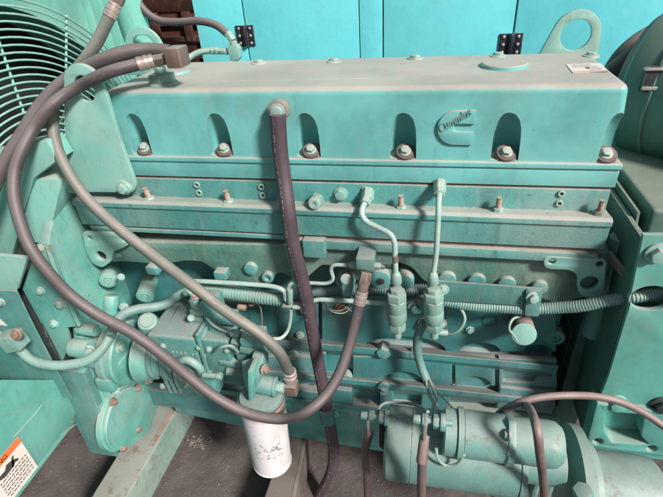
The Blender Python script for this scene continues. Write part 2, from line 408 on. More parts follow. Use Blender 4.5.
def rustwall():
    m = MB(); Y = 2.0
    a = P(125, 0, Y); b = P(240, 90, Y)
    m.box((a.x - 1.2, Y, 0), (b.x + .3, Y + .1, 3.2), .004)
    for k in range(26):
        z = .6 + k * .10; m.box((a.x - 1.1, Y - .03, z), (b.x + .2, Y + .01, z + .035), .004)
    for k in range(7):
        x = a.x - .5 + k * .22; m.box((x, Y - .045, .3), (x + .05, Y - .02, 3.1), .004)
    p = P(160, 18, 1.6)
    o = m.build('slatted_wall', 'rustwall'); tag(o, 'dark rusty red slatted wall seen in the gap left of the cyan doors', 'wall')
    m = MB(); z = P(170, 8, 1.7).z
    m.box((P(125, 8, 1.7).x - .5, 1.7, z - .02), (P(196, 8, 1.7).x, 1.76, z + .12), .006)
    o = m.build('rusty_beam', 'rustwall'); tag(o, 'rusty red horizontal beam at the top edge of the picture', 'beam')
    m = MB(); z = P(170, 44, 1.5).z
    m.cyl((P(135, 44, 1.5).x - .4, 1.5, z), (P(196, 44, 1.5).x, 1.5, z), .011)
    o = m.build('rusty_rod', 'rustwall'); tag(o, 'thin rusty rod running across the dark gap low behind the hoses', 'rod')
rustwall()

def radiator():
    X0 = -1.25; c = Vector((X0, .22, .86)); Rr = .735
    t = thing('fan_guard', (X0, .22, 0), 'round wire fan guard of pale teal rings at the top left', 'fan guard')
    for k in range(25):
        r = Rr - .0215 * k; m = MB(); n = 96
        V = []; Fc = []
        for i in range(n):
            a = 2 * math.pi * i / n; d = Vector((0, math.cos(a), math.sin(a)))
            for j in range(8):
                b = 2 * math.pi * j / 8; V.append(c + d * (r + .0034 * math.cos(b)) + Vector((.0034 * math.sin(b) + .10 * 0, 0, 0)))
        for i in range(n):
            for j in range(8):
                i2, j2 = (i + 1) % n, (j + 1) % 8; Fc.append((i * 8 + j, i * 8 + j2, i2 * 8 + j2, i2 * 8 + j))
        m.add(V, Fc); m.build('ring', 'wire', t)
    for k in range(8):
        a = R(60.5 + 34.5 * k) if k < 2 else R(60 + 45 * k)
        if k == 1: a = R(86)
        d = Vector((0, math.cos(a), math.sin(a)))
        m = MB(); m.sweep([c + d * .12 + RT * -.007, c + d * .5 + RT * -.007, c + d * (Rr + .01) + RT * -.007], .0042, seg=8, step=.1); m.build('spoke', 'wire', t)
    # shroud with round opening
    m = MB(); Xs = -1.34; yb = 1.16
    o = [(Xs, -.75, .1), (Xs, yb, .1), (Xs, yb, 2.3), (Xs, -.75, 2.3)]
    m.plate([Vector(p) for p in o], [circ((Xs, .24, .86), .72, YZ, 64)], YZ, .02, .002)
    s = thing('radiator_shroud', (Xs, .22, 0), 'teal sheet metal radiator shroud behind the wire fan guard', 'shroud')
    m.build('face_panel', 'shroud', s)
    m = MB(); m.lathe((Xs - .02, .24, .86), (Xs - .3, .24, .86), [(0, .722), (.14, .722), (.14, .73), (0, .73)], 64, caps=False); m.build('opening_ring', 'shroud', s)
    m = MB(); yy = P(100, 20, .8).y
    for q, (yo, w) in enumerate(((.80, .02), (.93, .012), (1.02, .03))):
        m.box((Xs - .0, yo, .1), (Xs + .03 + .01 * q, yo + w, 2.3), .004)
    m.build('fold_rib', 'shroud', s)
    m = MB(); m.box((-1.62, -.7, .1), (-1.60, 1.1, 2.3), .002); m.build('radiator_core', 'dark', s)
    f = thing('cooling_fan', (-1.45, .22, 0), 'dark bladed cooling fan behind the wire guard', 'fan')
    m = MB(); m.cyl((-1.5, .22, .86), (-1.38, .22, .86), .12); m.build('hub', 'dark', f)
    for k in range(7):
        a = 2 * math.pi * k / 7 + .55; d = Vector((0, math.cos(a), math.sin(a))); w = Vector((0, -math.sin(a), math.cos(a)))
        m = MB(); c0 = Vector((-1.45, .22, .86))
        pts = [c0 + d * .1 - w * .06, c0 + d * .68 - w * .13 + RT * -.05, c0 + d * .69 + w * .08 + RT * .05, c0 + d * .1 + w * .06 + RT * .03]
        m.hull([p for p in pts] + [p + RT * .005 for p in pts]); m.build('blade', 'dark' if k % 3 else 'sheet', f)
radiator()
def coolant_pipe():
    m = MB(); m.sweep([P(108, -70, .38), P(120, -20, .40), P(131, 15, .42), P(141, 45, .43), P(155, 85, .44)], 14.5 * S(P(131, 15, .42)), 24)
    o = m.build('coolant_pipe', 'shroud'); tag(o, 'thick teal coolant pipe rising left of the dark gap at the top', 'pipe')
coolant_pipe()

# ------------------------------------------------------------------ ENGINE
ENG = thing('diesel_engine', (-.25, .15, .2), 'large teal painted six cylinder diesel engine with a dusty top', 'engine')
ZT, ZB = 1.396, 1.228
def valve_cover():
    xl, xr, yb = -.772, .375, .33
    m = MB()
    pts = [(xl, .004, ZT), (xr, .004, ZT), (xr, yb, ZT), (xl, yb, ZT), (xl - .012, 0, ZB), (xr + .014, 0, ZB), (xr + .014, yb + .01, ZB), (xl - .012, yb + .01, ZB)]
    bm = bmesh.new(); v = [bm.verts.new(p) for p in pts]
    for f in ((0, 1, 2, 3), (7, 6, 5, 4), (0, 4, 5, 1), (1, 5, 6, 2), (2, 6, 7, 3), (3, 7, 4, 0)): bm.faces.new([v[i] for i in f])
    bmesh.ops.recalc_face_normals(bm, faces=bm.faces[:])
    ed = [e for e in bm.edges if not all(abs(q.co.z - ZB) < 1e-5 for q in e.verts)]
    bmesh.ops.bevel(bm, geom=ed, offset=.018, segments=5, affect='EDGES', profile=.55)
    bmesh.ops.triangulate(bm, faces=[f for f in bm.faces if len(f.verts) > 4])
    m.addbm(bm); me = m.mesh(); ob = bpy.data.objects.new('tmp', me); COL.objects.link(ob)
    cut = MB()
    cxs = [P(p, q, 0).x for p, q in ((139, 140), (219.5, 140), (307.5, 140), (403.5, 140), (507, 140), (618, 140))]
    for i, x in enumerate(cxs):
        rr = .032 if i else .030
        prof = [(ZB + .010, rr, .028), (ZB + .035, rr * .97, .025), (ZB + .06, rr * .91, .018), (ZB + .082, rr * .81, .009), (ZB + .098, rr * .67, .001), (ZB + .109, rr * .48, -.005), (ZB + .116, rr * .2, -.008)]
        V = []; Fc = []; n = 36
        for z, r, cy in prof:
            for k in range(n):
                a = 2 * math.pi * k / n; V.append((x - (rr - r) * .12 + r * math.cos(a), cy + (r if math.sin(a) > 0 else .03 + r) * math.sin(a), z))
        for j in range(len(prof) - 1):
            for k in range(n): k2 = (k + 1) % n; Fc.append((j * n + k, j * n + k2, (j + 1) * n + k2, (j + 1) * n + k))
        Fc += [list(range(n))[::-1], [(len(prof) - 1) * n + k for k in range(n)]]
        cut.add(V, Fc)
    # shallow flute beside the last pocket
    co = bpy.data.objects.new('cut', cut.mesh()); COL.objects.link(co)
    md = ob.modifiers.new('b', 'BOOLEAN'); md.object = co; md.operation = 'DIFFERENCE'; md.solver = 'EXACT'
    bv = ob.modifiers.new('v', 'BEVEL'); bv.width = .0022; bv.segments = 2; bv.limit_method = 'ANGLE'; bv.angle_limit = R(35)
    ob.modifiers.new('w', 'WEIGHTED_NORMAL').keep_sharp = True
    bpy.context.view_layer.update()
    dg = bpy.context.evaluated_depsgraph_get(); me2 = bpy.data.meshes.new_from_object(ob.evaluated_get(dg))
    bpy.data.objects.remove(ob); bpy.data.objects.remove(co)
    me2.materials.clear(); me2.materials.append(M['cover'])
    for p in me2.polygons: p.use_smooth = True
    me2.set_sharp_from_angle(angle=R(30))
    vc = bpy.data.objects.new('valve_cover', me2); COL.objects.link(vc); vc.parent = ENG; vc.location = -ENG.location
    # flange lip
    m = MB(); m.box((xl - .02, -.008, ZB - .006), (xr + .022, yb + .02, ZB + .008), .004, 3); m.build('cover_flange', 'cover', ENG)
    for i, x in enumerate(cxs):
        b = MB(); zf = ZB + .012; x2 = x + (.004 if i < 5 else -.012)
        bd = Vector((0, -.60, .80)); bp0 = Vector((x2, .010, zf + .012))
        b.cyl(bp0 - bd * .016, bp0 - bd * .004, .0245, .0245, .002); b.cyl(bp0 - bd * .0045, bp0 + bd * .001, .0225, .0205, .002)
        w = b.build('cover_bolt', 'washer', ENG)
        c = MB(); c.cyl(bp0, bp0 + bd * .003, .0135, bev=.0006); c.hexa(bp0 + bd * .0025, bp0 + bd * .011, .0105, .0015); c.build('bolt_head', 'bolt', w)
    # badge : raised letter C with horizontal arms
    A = lambda px, py: P(px, py, 0)
    x0, x1 = A(437.5, 127).x, A(474.3, 127).x; zt, zb = A(455, 110).z, A(455, 144.2).z
    zi0, zi1 = A(465, 123.2).z, A(465, 131.3).z; Rb = (zt - zb) / 2; zc = (zt + zb) / 2; cx = x0 + Rb
    op = [Vector((x1, 0, zt))] + [Vector((cx + Rb * math.cos(a), 0, zc + Rb * math.sin(a))) for a in [math.pi / 2 + math.pi * k / 24 for k in range(25)]] + [Vector((x1 - .002, 0, zb)), Vector((x1 - .001, 0, zi1))]
    ri = (zi0 - zi1) / 2; cc = (zi0 + zi1) / 2; ci = A(453, 127).x + ri
    op += [Vector((ci + ri * math.cos(a), 0, cc + ri * math.sin(a))) for a in [-math.pi / 2 - math.pi * k / 8 for k in range(9)]] + [Vector((x1, 0, zi0))]
    m = MB(); m.plate([p + FWD * .005 for p in op], [], XZ, .010, .0012); m.build('badge', 'cover', vc)
    tx = bpy.data.curves.new('t', 'FONT'); tx.body = 'Cummins'; tx.size = .0235; tx.extrude = .0012; tx.shear = .25; tx.space_character = .96; tx.offset = .0005; tx.resolution_u = 6
    to = bpy.data.objects.new('t', tx); COL.objects.link(to); bpy.context.view_layer.update()
    me = bpy.data.meshes.new_from_object(to.evaluated_get(bpy.context.evaluated_depsgraph_get())); bpy.data.objects.remove(to)
    pa = A(440.5, 131.5); pb = A(472.5, 113); d = (pb - pa); ang = math.atan2(d.z, d.x); w = max(v.co.x for v in me.vertices); k = d.length / w
    for v in me.vertices:
        x, z = v.co.x * k, v.co.y * k * 1.25; v.co = Vector((pa.x + x * math.cos(ang) - z * math.sin(ang), -.0062 - v.co.z, pa.z + x * math.sin(ang) + z * math.cos(ang)))
    me.materials.clear(); me.materials.append(M['head']); lo = bpy.data.objects.new('lettering', me); COL.objects.link(lo); lo.parent = vc
    # dark backing band under the lettering keeps its edge readable: a shallow raised strip
    # round cap, rear bolts, hex plug, sticker, long seam
    q = PZ(504, 66, ZT); m = MB(); r = 22.5 * S(q)
    m.lathe(q, q + UPZ, [(-.003, r * 1.03), (.003, r), (.007, r * .985), (.009, r * .94), (.0095, r * .2)], 40); m.build('filler_cap', 'cover', ENG)
    for px, py in ((259, 63), (334, 61.5), (415, 58.5), (498, 56), (591, 56)):
        q = PZ(px, py, ZT); m = MB(); r = 5.5 * S(q); m.lathe(q, q + UPZ, [(-.002, r * 1.5), (.002, r * 1.4), (.0035, r * 1.1)], 20)
        m.hexa(q + UPZ * .003, q + UPZ * .009, r * .85); m.build('top_bolt', 'bolt', ENG)
    q = PZ(163.5, 84, ZT); s_ = S(q); m = MB(); m.lathe(q, q + UPZ, [(-.003, 15.5 * s_), (.004, 14.5 * s_), (.007, 12 * s_)], 32); m.hexa(q + UPZ * .006, q + UPZ * .024, 13.2 * s_, .002); m.hexa(q + UPZ * .022, q + UPZ * .040, 6 * s_, .0015)
    m.build('hex_plug', 'pale', ENG)
    q = PZ(176, 72, ZT); m = MB(); m.lathe(q, q + UPZ, [(-.003, 17 * s_), (.004, 16 * s_), (.006, 13 * s_)], 32); m.build('breather_boss', 'cover', ENG)
    a, b = PZ(190, 82.5, ZT - .0012), PZ(370, 79, ZT - .0012); m = MB(); m.sweep([a, a.lerp(b, .5), b], .0022, 8, .05); m.build('cast_seam', 'cover', ENG)
    m = MB(); a, b, c, d = [PZ(*p, ZT + .0006) for p in ((566, 64.5), (600, 63), (609, 71.5), (573, 73.5))]; m.prism([a, b, c, d], (0, 0, .0008)); st = m.build('sticker', 'paper', ENG)
    m = MB(); U = (b - a); V = (d - a)
    def quad(u0, v0, u1, v1): m.prism([a + U * u + V * v + UPZ * .0008 for u, v in ((u0, v0), (u1, v0), (u1, v1), (u0, v1))], (0, 0, .0004))
    quad(.02, .86, .98, .98); m.build('sticker_stripe', 'pink', st); m = MB()
    for r_, (ua, ub) in enumerate(((.12, .7), (.12, .62), (.12, .78), (.45, .85), (.5, .9), (.5, .82))):
        u = ua
        while u < ub: wl = random.uniform(.015, .05); quad(u, .14 + r_ * .12, min(ub, u + wl), .17 + r_ * .12); u += wl + .015
    quad(.46, .42, .56, .62)
    m.build('sticker_print', 'steel2', st)
valve_cover()
def head():
    xl = P(72, 199, -.04).x; xr = P(615, 214, -.04).x
    z = lambda row, y=0: P(365, row, y).z
    m = MB(); m.box((xl + .08, -.004, z(165.5, -.004)), (xr - .0, .34, z(181.5, -.004)), .003)
    m.build('rocker_housing', 'cover', ENG)
    m = MB(); m.box((xl + .08, .002, z(182, .002)), (xr - .008, .33, z(184, .002) - .004), .001); m.build('gasket', 'brown', ENG)
    m = MB(); m.box((xl + .07, -.003, z(183.5)), (xr - .006, .34, z(208)), .003)                       # upper band
    zl = z(213, -.042)
    # sloped ledge with front lip
    prof = [(-.002, z(204) + .002), (-.036, zl + .008), (-.045, zl + .002), (-.045, zl - .010), (-.039, zl - .014), (-.039, z(238, -.039)), (.3, z(238, -.039)), (.3, z(204) + .002)]
    m.prism([Vector((xl, y, zz)) for y, zz in prof], (xr - xl, 0, 0), .0025)
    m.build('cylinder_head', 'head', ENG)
    # gasket line + lower head deck
    m = MB(); m.box((xl + .012, -.030, z(238, -.030)), (xr - .006, .3, z(242, -.030)), .001); m.build('gasket', 'brown', ENG)
    m = MB(); m.box((P(300, 250, -.035).x, -.043, z(242.5, -.04)), (xr - .01, .2, z(251, -.040)), .004)
    a = P(303, 244, -.05); m.bpx(303, 241, 325, 258, -.055, .04, .004)
    m.box((xl + .02, -.036, z(239.5, -.036)), (P(300, 250, -.035).x, .2, z(244, -.036)), .003)
    m.build('head_deck', 'head', ENG)
    # rough lower casting with wavy edge
    low = [(80, 241), (612, 252), (606, 292), (560, 304), (540, 299), (528, 287), (515, 290), (500, 283), (486, 289), (470, 281), (455, 286), (440, 279), (425, 283), (412, 268), (396, 262), (384, 270),
           (372, 281), (356, 281), (343, 268), (322, 265), (306, 279), (296, 280), (280, 272), (262, 286), (238, 284), (226, 280), (214, 270), (202, 262), (185, 261), (168, 264), (150, 264), (128, 262), (112, 262), (96, 266), (84, 255)]
    m = MB(); m.plate(fillet([P(a, b, -.022) for a, b in low], .012, 3), [], XZ, .20, .005)
    m.build('intake_casting', 'rough', ENG)
    # lugs along the lower casting
    for px, py, rp in ((250, 270, 7), (345, 283, 10), (380, 281, 11), (447, 281, 9), (477, 283, 9), (507, 286, 9), (405, 283, 9), (540, 289, 8)):
        p = P(px, py, -.035); m = MB(); m.cyl(p, p + Vector((0, .09, 0)), rp * S(p), bev=.004); m.build('cast_lug', 'head', ENG)
    p = P(381, 281, -.036); MB().cyl(p, p + FWD * .003, 4 * S(p), bev=.0005).build('lug_hole', 'dark', ENG)
    p = P(268, 277, -.03); m = MB(); m.ring(p + Vector((0, .02, 0)), p + FWD * .006, 6 * S(p), 3.2 * S(p)); m.cyl(p + Vector((0, .01, 0)), p, 4 * S(p)); m.build('core_plug', 'head', ENG)
    for x0, y0, x1, y1 in ((214, 273, 226, 280), (146, 268, 157, 275)):
        m = MB(); m.bpx(x0, y0, x1, y1, -.05, .04, .003); m.build('cast_block', 'head', ENG)
    # studs
    for px, py, ht in ((150.5, 201.5, 12), (229.5, 204.5, 13), (401, 210.5, 13), (497.5, 212.5, 14), (598, 216, 15)):
        p = P(px, py, -.020); s_ = S(p); m = MB()
        m.cyl(p - UPZ * .004, p + UPZ * .003, 5.8 * s_, bev=.001); m.hexa(p + UPZ * .002, p + UPZ * .014, 5.2 * s_, .0012)
        nb = m.build('stud_nut', 'bolt', ENG); m = MB()
        m.lathe(p, p + Vector((-.02, -.15, 1)), [(.01, 2.7 * s_)] + sum([[(.012 + .003 * k, 2.8 * s_), (.0135 + .003 * k, 2.35 * s_)] for k in range(9)], []) + [(.042, 2.5 * s_)], 14)
        m.build('stud_thread', 'rustthread', nb)
    # small plugs on the band
    for px, py in ((197, 184.5), (199.3, 192.5), (261.5, 186.5), (263, 195), (365.2, 189), (561.3, 193.3), (559.2, 203)):
        p = P(px, py, -.004); s_ = S(p); m = MB(); m.ring(p, p + FWD * .004, 3.5 * s_, 1.9 * s_, 20); m.build('band_plug', 'bolt', ENG)
        m = MB(); m.hexa(p + FWD * -.001, p + FWD * .0008, 1.9 * s_); m.build('plug_socket', 'dark', ENG)
    p = P(317, 200, -.004); s_ = S(p); d = Vector((.05, -1, .25)).normalized(); m = MB(); m.hexa(p - d * .002, p + d * .016, 8 * s_, .002); m.cyl(p + d * .014, p + d * .042, 7.2 * s_, 6.4 * s_, .003); m.ring(p + d * .040, p + d * .045, 5 * s_, 2.5 * s_)
    m.build('union_fitting', 'pale', ENG)
    p = P(341, 193.5, -.004); m = MB(); m.cyl(p, p + FWD * .004, 7 * s_); m.hexa(p + FWD * .003, p + FWD * .014, 5.5 * s_, .0015); m.build('side_plug', 'pale', ENG)
    # right corner bracket with lifting hole
    o = [P(a, b, -.045) for a, b in ((543.5, 256), (607, 260), (604, 293), (596, 298), (584, 298), (577, 290), (578, 276), (570, 270), (544, 269))]
    m = MB(); m.plate(fillet(o, [.02, .012, .03, .02, .02, .03, .02, .015, .02], 5), [circ(P(552, 261.5, -.045), 3.6 * S(o[0]), n=16), circ(P(600, 264.5, -.045), 3.6 * S(o[0]), n=16), circ(P(589.5, 283.5, -.045), 8.6 * S(o[0]))], XZ, .012, .002)
    m.build('corner_plate', 'plate', ENG)
    # left ear plate
    o = [P(a, b, -.047) for a, b in ((82, 232), (129, 234), (132, 243), (121, 249), (113, 252), (111, 262), (102, 268), (92, 264), (85, 250))]
    m = MB(); m.plate(fillet(o, .010, 4), [circ(P(89.5, 238, -.047), 2.4 * S(o[0]), n=16), circ(P(124, 240, -.047), 2.4 * S(o[0]), n=16), circ(P(101, 256, -.047), 5.6 * S(o[0]))], XZ, .012, .002)
    m.build('ear_plate', 'plate', ENG)
    p = P(101, 255, -.03); m = MB(); m.cyl(p + Vector((0, .05, 0)), p + Vector((.0, .01, 0)), .02); m.sweep([P(110, 253, .0), P(119, 254, -.015), P(126, 253, .0)], .012); m.build('ear_boss', 'gear', ENG)
head()
def block():
    xa, xb = P(84, 300, .05).x, P(560, 330, .05).x
    xc = P(400, 300, 0).x
    zr = lambda row, y: P(400, row, y).z
    prof = [(.4, zr(250, .065)), (.065, zr(250, .065)), (.065, zr(340, .065)), (.055, zr(345, .055)), (-.004, zr(350.5, -.004)), (-.010, zr(351.5, -.010)), (-.010, zr(357, -.010)), (.0, zr(359, .0)), (.016, zr(361, .016)), (.02, zr(379, .02)),
            (-.018, zr(384, -.018)), (-.022, zr(385, -.022)), (-.022, zr(389.5, -.022)), (-.012, zr(391.5, -.012)), (.030, zr(394, .030)), (.030, zr(409, .030)), (-.014, zr(411, -.014)), (-.014, zr(416, -.014)), (.4, zr(416, -.014))]
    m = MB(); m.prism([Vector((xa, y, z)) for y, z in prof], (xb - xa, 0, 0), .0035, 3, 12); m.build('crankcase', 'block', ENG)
    def arch(m, x0, x1, r0, r1, y, d, notches, rf=.006):
        """panel between rows r0..r1 whose lower edge is cut by arches"""
        base = [P(x0, r0, y), P(x1, r0, y), P(x1, r1, y)]
        for (cx, w, h) in sorted(notches, reverse=True):
            for k in range(13):
                a = math.pi * k / 12; base.append(P(cx + w * math.cos(a), r1 - h * math.sin(a) * (1 if h > 0 else 0), y))
        base.append(P(x0, r1, y)); m.plate(base, [], XZ, d, .003)
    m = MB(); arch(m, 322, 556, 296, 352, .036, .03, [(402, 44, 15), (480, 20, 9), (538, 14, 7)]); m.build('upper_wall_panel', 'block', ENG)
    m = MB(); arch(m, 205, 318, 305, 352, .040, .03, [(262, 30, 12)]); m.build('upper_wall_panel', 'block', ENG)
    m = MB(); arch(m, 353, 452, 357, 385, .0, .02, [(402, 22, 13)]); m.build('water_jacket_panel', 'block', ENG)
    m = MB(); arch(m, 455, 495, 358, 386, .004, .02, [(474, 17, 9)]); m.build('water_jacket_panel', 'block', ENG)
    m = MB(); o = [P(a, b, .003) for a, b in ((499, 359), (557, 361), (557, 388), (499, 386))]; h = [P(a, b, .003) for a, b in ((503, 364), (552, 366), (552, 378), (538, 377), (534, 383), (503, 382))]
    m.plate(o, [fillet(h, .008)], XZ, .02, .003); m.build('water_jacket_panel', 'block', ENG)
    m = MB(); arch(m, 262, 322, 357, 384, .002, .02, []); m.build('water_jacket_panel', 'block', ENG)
    for x0, x1 in ((262, 322), (330, 352), (380, 393), (421, 450), (497, 556)):
        m = MB(); m.bpx(x0, 390, x1, 412, -.008, .06, .007, 4); m.build('skirt_rib', 'block', ENG)
    m = MB(); p = P(449, 391, -.01); m.sweep([P(324, 352, .0), P(324, 372, .005), P(322, 384, -.01)], .008, 10); m.build('cast_rib', 'block', ENG)
    p = P(384, 350, .0); s_ = S(p); m = MB(); m.hexa(p + Vector((0, .02, 0)), p + FWD * .018, 7.3 * s_, .003); m.build('block_plug', 'head', ENG)
    for px, py, rp in ((414, 354, 4.2), (347, 378, 6)):
        p = P(px, py, -.005); m = MB(); m.ring(p + Vector((0, .02, 0)), p + FWD * .006, rp * s_, rp * .42 * s_); m.build('block_boss', 'head', ENG)
    p = P(384, 385, -.02); m = MB(); m.cyl(p, p + FWD * .012, 6 * s_); m.cyl(P(384, 388, -.03), P(384, 402, -.03), 3.8 * s_); m.hexa(P(384, 392, -.035), P(384, 399, -.035), 4.6 * s_); m.build('drain_cock', 'block', ENG)
    for px, py in ((489, 319), (555, 337), (355, 311)):
        p = P(px, py, .042); m = MB(); m.ring(p + Vector((0, .02, 0)), p + FWD * .006, 8.5 * s_, 5 * s_); m.cyl(p + Vector((0, .02, 0)), p + FWD * .002, 6.0 * s_); m.ring(p, p + FWD * .005, 3.5 * s_, 1.7 * s_); m.build('core_plug', 'head', ENG)
    # sensor cylinder with cap (right)
    p = P(519, 318, .05); q = P(524, 334, -.055); r = 12.5 * S(q); m = MB(); m.cyl(p, q, r * 1.0, r * .93, .003); b = m.build('drain_plug', 'brown', ENG)
    d = (q - p).normalized(); m = MB(); m.cyl(q - d * .001, q + d * .003, r * .95, bev=.002); m.build('plug_face', 'plate', b)
    # small fasteners along the block
    for px, py, rp in ((293, 354, 4), (441, 323, 4), (305, 412, 3), (325, 414, 5)):
        bpxl(ENG, px, py, .012, rp)
    for px in (285, 300, 335, 365, 395, 470): bpxl(ENG, px, 413.8 + (px - 335) * .02, -.014, 2.6)
    for px, py, rp, mt in ((305, 309, 4, 'rustbolt'), (341, 308, 4.5, 'rustbolt'), (356, 321, 3.5, 'rustbolt'), (425, 323, 5, 'rustbolt'), (300, 335, 3, 'bolt'), (470, 330, 3, 'bolt')): bpxl(ENG, px, py, .034, rp, Vector((.1, -1, .2)), mat=mt)
    p = P(415, 307, .0); m = MB(); m.cyl(p + Vector((0, .05, 0)), p, 9 * s_, bev=.003); m.ring(p, p + FWD * .004, 7 * s_, 4 * s_); m.hexa(p, p + FWD * .012, 3.6 * s_); m.build('oil_sender', 'head', ENG)
    # oil pan
    m = MB(); a = P(170, 410, -.03); b = P(560, 455, -.03)
    pts = [P(168, 397, -.01), P(560, 418, -.01), P(560, 470, -.01), P(380, 452, -.01), P(300, 439, -.01), P(240, 427, -.01), P(176, 413, -.01)]
    m.plate(fillet(pts, .015, 3), [], XZ, .34, .008); m.build('oil_pan', 'head', ENG)
    m = MB(); m.bpx(150, 397, 262, 412, -.014, .3, .004); m.build('pan_rail', 'block', ENG)
block()
def gear_housing():
    x0 = -.95
    GX = lambda a, b, x=x0: PX(a, b, x)
    back = [GX(62, 172), GX(82, 178), GX(96, 230), GX(150, 300), GX(172, 372), GX(160, 400), GX(150, 432), GX(118, 456), GX(84, 372), GX(82, 330), GX(64, 290), GX(48, 246)]
    m = MB(); m.plate(fillet(back, .02, 3), [], YZ, .03, .004)
    m.build('gear_housing', 'gear', ENG)
    c = PX(42, 325, -1.12) + Vector((0, .245, 0)); m = MB(); m.cyl(c, c + RT * .09, .32, seg=64); m.cyl(c - RT * .05, c + RT * .10, .12); m.build('gap_backing', 'dark', ENG)  # dark drum added behind the flange, stands in for the shade in the gap
    # front flange strip along the lower edge
    a = [GX(84, 372) + FWD * .004, GX(118, 456) + FWD * .004]
    m = MB(); p0, p1 = a
    m.hull([p0, p0 + Vector((-.12, 0, .0)), p1, p1 + Vector((-.10, 0, 0)), p0 + Vector((0, .03, 0)), p1 + Vector((0, .03, 0)), p0 + Vector((-.12, .03, 0)), p1 + Vector((-.10, .03, 0))], .003)
    m.build('housing_skirt', 'sheet', ENG)
    # upper flange: box (light teal) with top
    y = -.085
    f = [P(34, 178, y), P(62, 180, y - .0), P(47, 246, y - .04), P(18, 238, y - .04)]
    m = MB(); m.prism(f, (.0, .13, .03), .004); m.build('front_box', 'plate', ENG)
    # ribbed flange plate with bolts
    y = -.200
    f = [P(33, 257, y), P(49, 246, y), P(56, 268, y), P(81, 326, y), P(66, 328, y), P(70, 345, y), P(62, 362, y), P(22, 289, y)]
    m = MB(); m.prism(f, (.0, .012, .0), .003); fl = m.build('bolted_flange', 'gear', ENG)
    m = MB(); m.sweep([P(47, 246, y), P(60, 282, y - .01), P(79, 325, y - .005)], .006, 8, .03); m.build('flange_rib', 'gear', ENG)
    for px, py in ((41, 290.5), (61.5, 302.5), (54.5, 323.5), (40.5, 248)): bpxl(fl, px, py, y, 3.3 if px != 61.5 else 4.6)
    # bosses on the back face
    for px, py, rp, L in ((108, 281, 8.5, .03), (145, 297, 9, .07)):
        p = P(px, py, -.05); d = Vector((.25, -1, -.15)).normalized() if px == 145 else Vector((.45, -1, 0)).normalized(); s_ = S(p); m = MB()
        m.cyl(p - d * L, p, rp * s_, bev=.003); m.ring(p - d * .001, p + d * .003, rp * .72 * s_, rp * .45 * s_); m.ring(p, p + d * .004, rp * .34 * s_, rp * .15 * s_); m.build('housing_boss', 'gear', ENG)
    p = P(111, 315, -.06); m = MB(); m.cyl(p, P(112, 295, -.03), 7.5 * S(p), bev=.004); m.build('housing_post', 'gear', ENG)
    for px, py, rp in ((124, 307, 3.2), (91, 331, 3.5), (121, 277, 2.6), (56, 255, 2.2), (69, 284, 2.2)): bpxl(ENG, px, py, -.075, rp, Vector((.4, -1, .1)))
    # rough lugs left of the pump
    for px, py, rp in ((88, 349, 8), (94, 330, 5.5), (99, 360, 7), (106, 345, 6)):
        p = GX(px, py, -.905); m = MB(); m.cyl(p - RT * .05, p + RT * .008, rp * S(p) * 1.2, bev=.004); m.build('housing_lug', 'gear', ENG)
    bolt(ENG, GX(89, 350, -.897), (.6, -.8, .1), .011); 
    # lower bracket + round blank cover
    c = GX(127, 418, -.92); m = MB(); m.lathe(c - RT * .035, c + RT, [(0, .105), (.018, .105), (.020, .102)], 48); m.build('cover_pad', 'gear', ENG)
    m = MB(); m.lathe(c - RT * .012, c + RT, [(0, .099), (.006, .099), (.009, .096), (.010, .05)], 48); bc = m.build('blank_cover', 'gear', ENG)
    for a in (100, 20, 235, 285): bolt(bc, c + Vector((-.006, math.cos(R(a)) * .098, math.sin(R(a)) * .098)), RT, .010, mat='rustbolt')
    for px, py in ((102, 383), (121, 381), (116, 391)): bolt(ENG, GX(px, py, -.91), (.8, -.5, 0), .0085)
    m = MB(); m.bpx(95, 363, 121, 373, -.20, .1, .004); m.bpx(97, 381, 112, 392, -.235, .06, .006); m.build('mount_pad', 'gear', ENG)
gear_housing()
def lift_bracket():
    y = -.035
    t = thing('lifting_bracket', P(100, 190, y), 'tall teal lifting bracket with a round eye on the front left of the engine', 'bracket')
    c = P(84, 87.5, y); s_ = S(c); R0 = 21.5 * s_
    pts = [P(67, 192, y), P(63.5, 92, y)] + [c + Vector((R0 * math.cos(a), 0, R0 * math.sin(a) * 1.05)) for a in [math.pi * (1 - k / 14) for k in range(1, 14)]] + [P(104.5, 90, y), P(119, 138, y), P(136, 186, y), P(133, 192.5, y)]
    m = MB(); m.plate(fillet(pts, [.01, 0] + [0] * 13 + [0, .02, .012, .012], 4), [[c + Vector((10.7 * s_ * math.cos(a), 0, -.003 + 13.0 * s_ * math.sin(a))) for a in [2 * math.pi * k / 32 for k in range(32)]]], XZ, .013, .0016)
    m.build('plate', 'plate', t)
    for px, py in ((71, 186), (124.5, 187.5)): bpxl(t, px, py, y - .001, 5.2, mat='plate')
    m = MB(); p = P(132, 184, y + .02); m.cyl(p, p + FWD * .03, 5.5 * s_); m.build('boss', 'plate', t)
    # rear lifting eyes
    y = .345
    for k, (cx, cy, ro, ri, pts0, lab) in enumerate((
            (576, 35, 23, 14.5, ((535, 62), (597, 62)), 'flat teal lifting eye at the right rear of the engine with a round hole'),
            (144, 49, 20.5, 13, ((124, 75), (165, 75)), 'rounded teal lifting eye behind the hoses at the left rear of the engine'))):
        t = thing('lifting_eye', P(cx, 62, y), lab, 'lifting eye'); c = P(cx, cy, y); s_ = S(c); m = MB()
        arc = [c + Vector((ro * s_ * math.cos(a), 0, ro * s_ * math.sin(a))) for a in [R(150 - 150 * q / 16) for q in range(17)]]
        m.plate([P(pts0[0][0], pts0[0][1], y)] + arc + [P(pts0[1][0], pts0[1][1], y)], [circ(c, ri * s_, n=36)], XZ, .012, .0015); m.build('plate', 'plate', t)
lift_bracket()

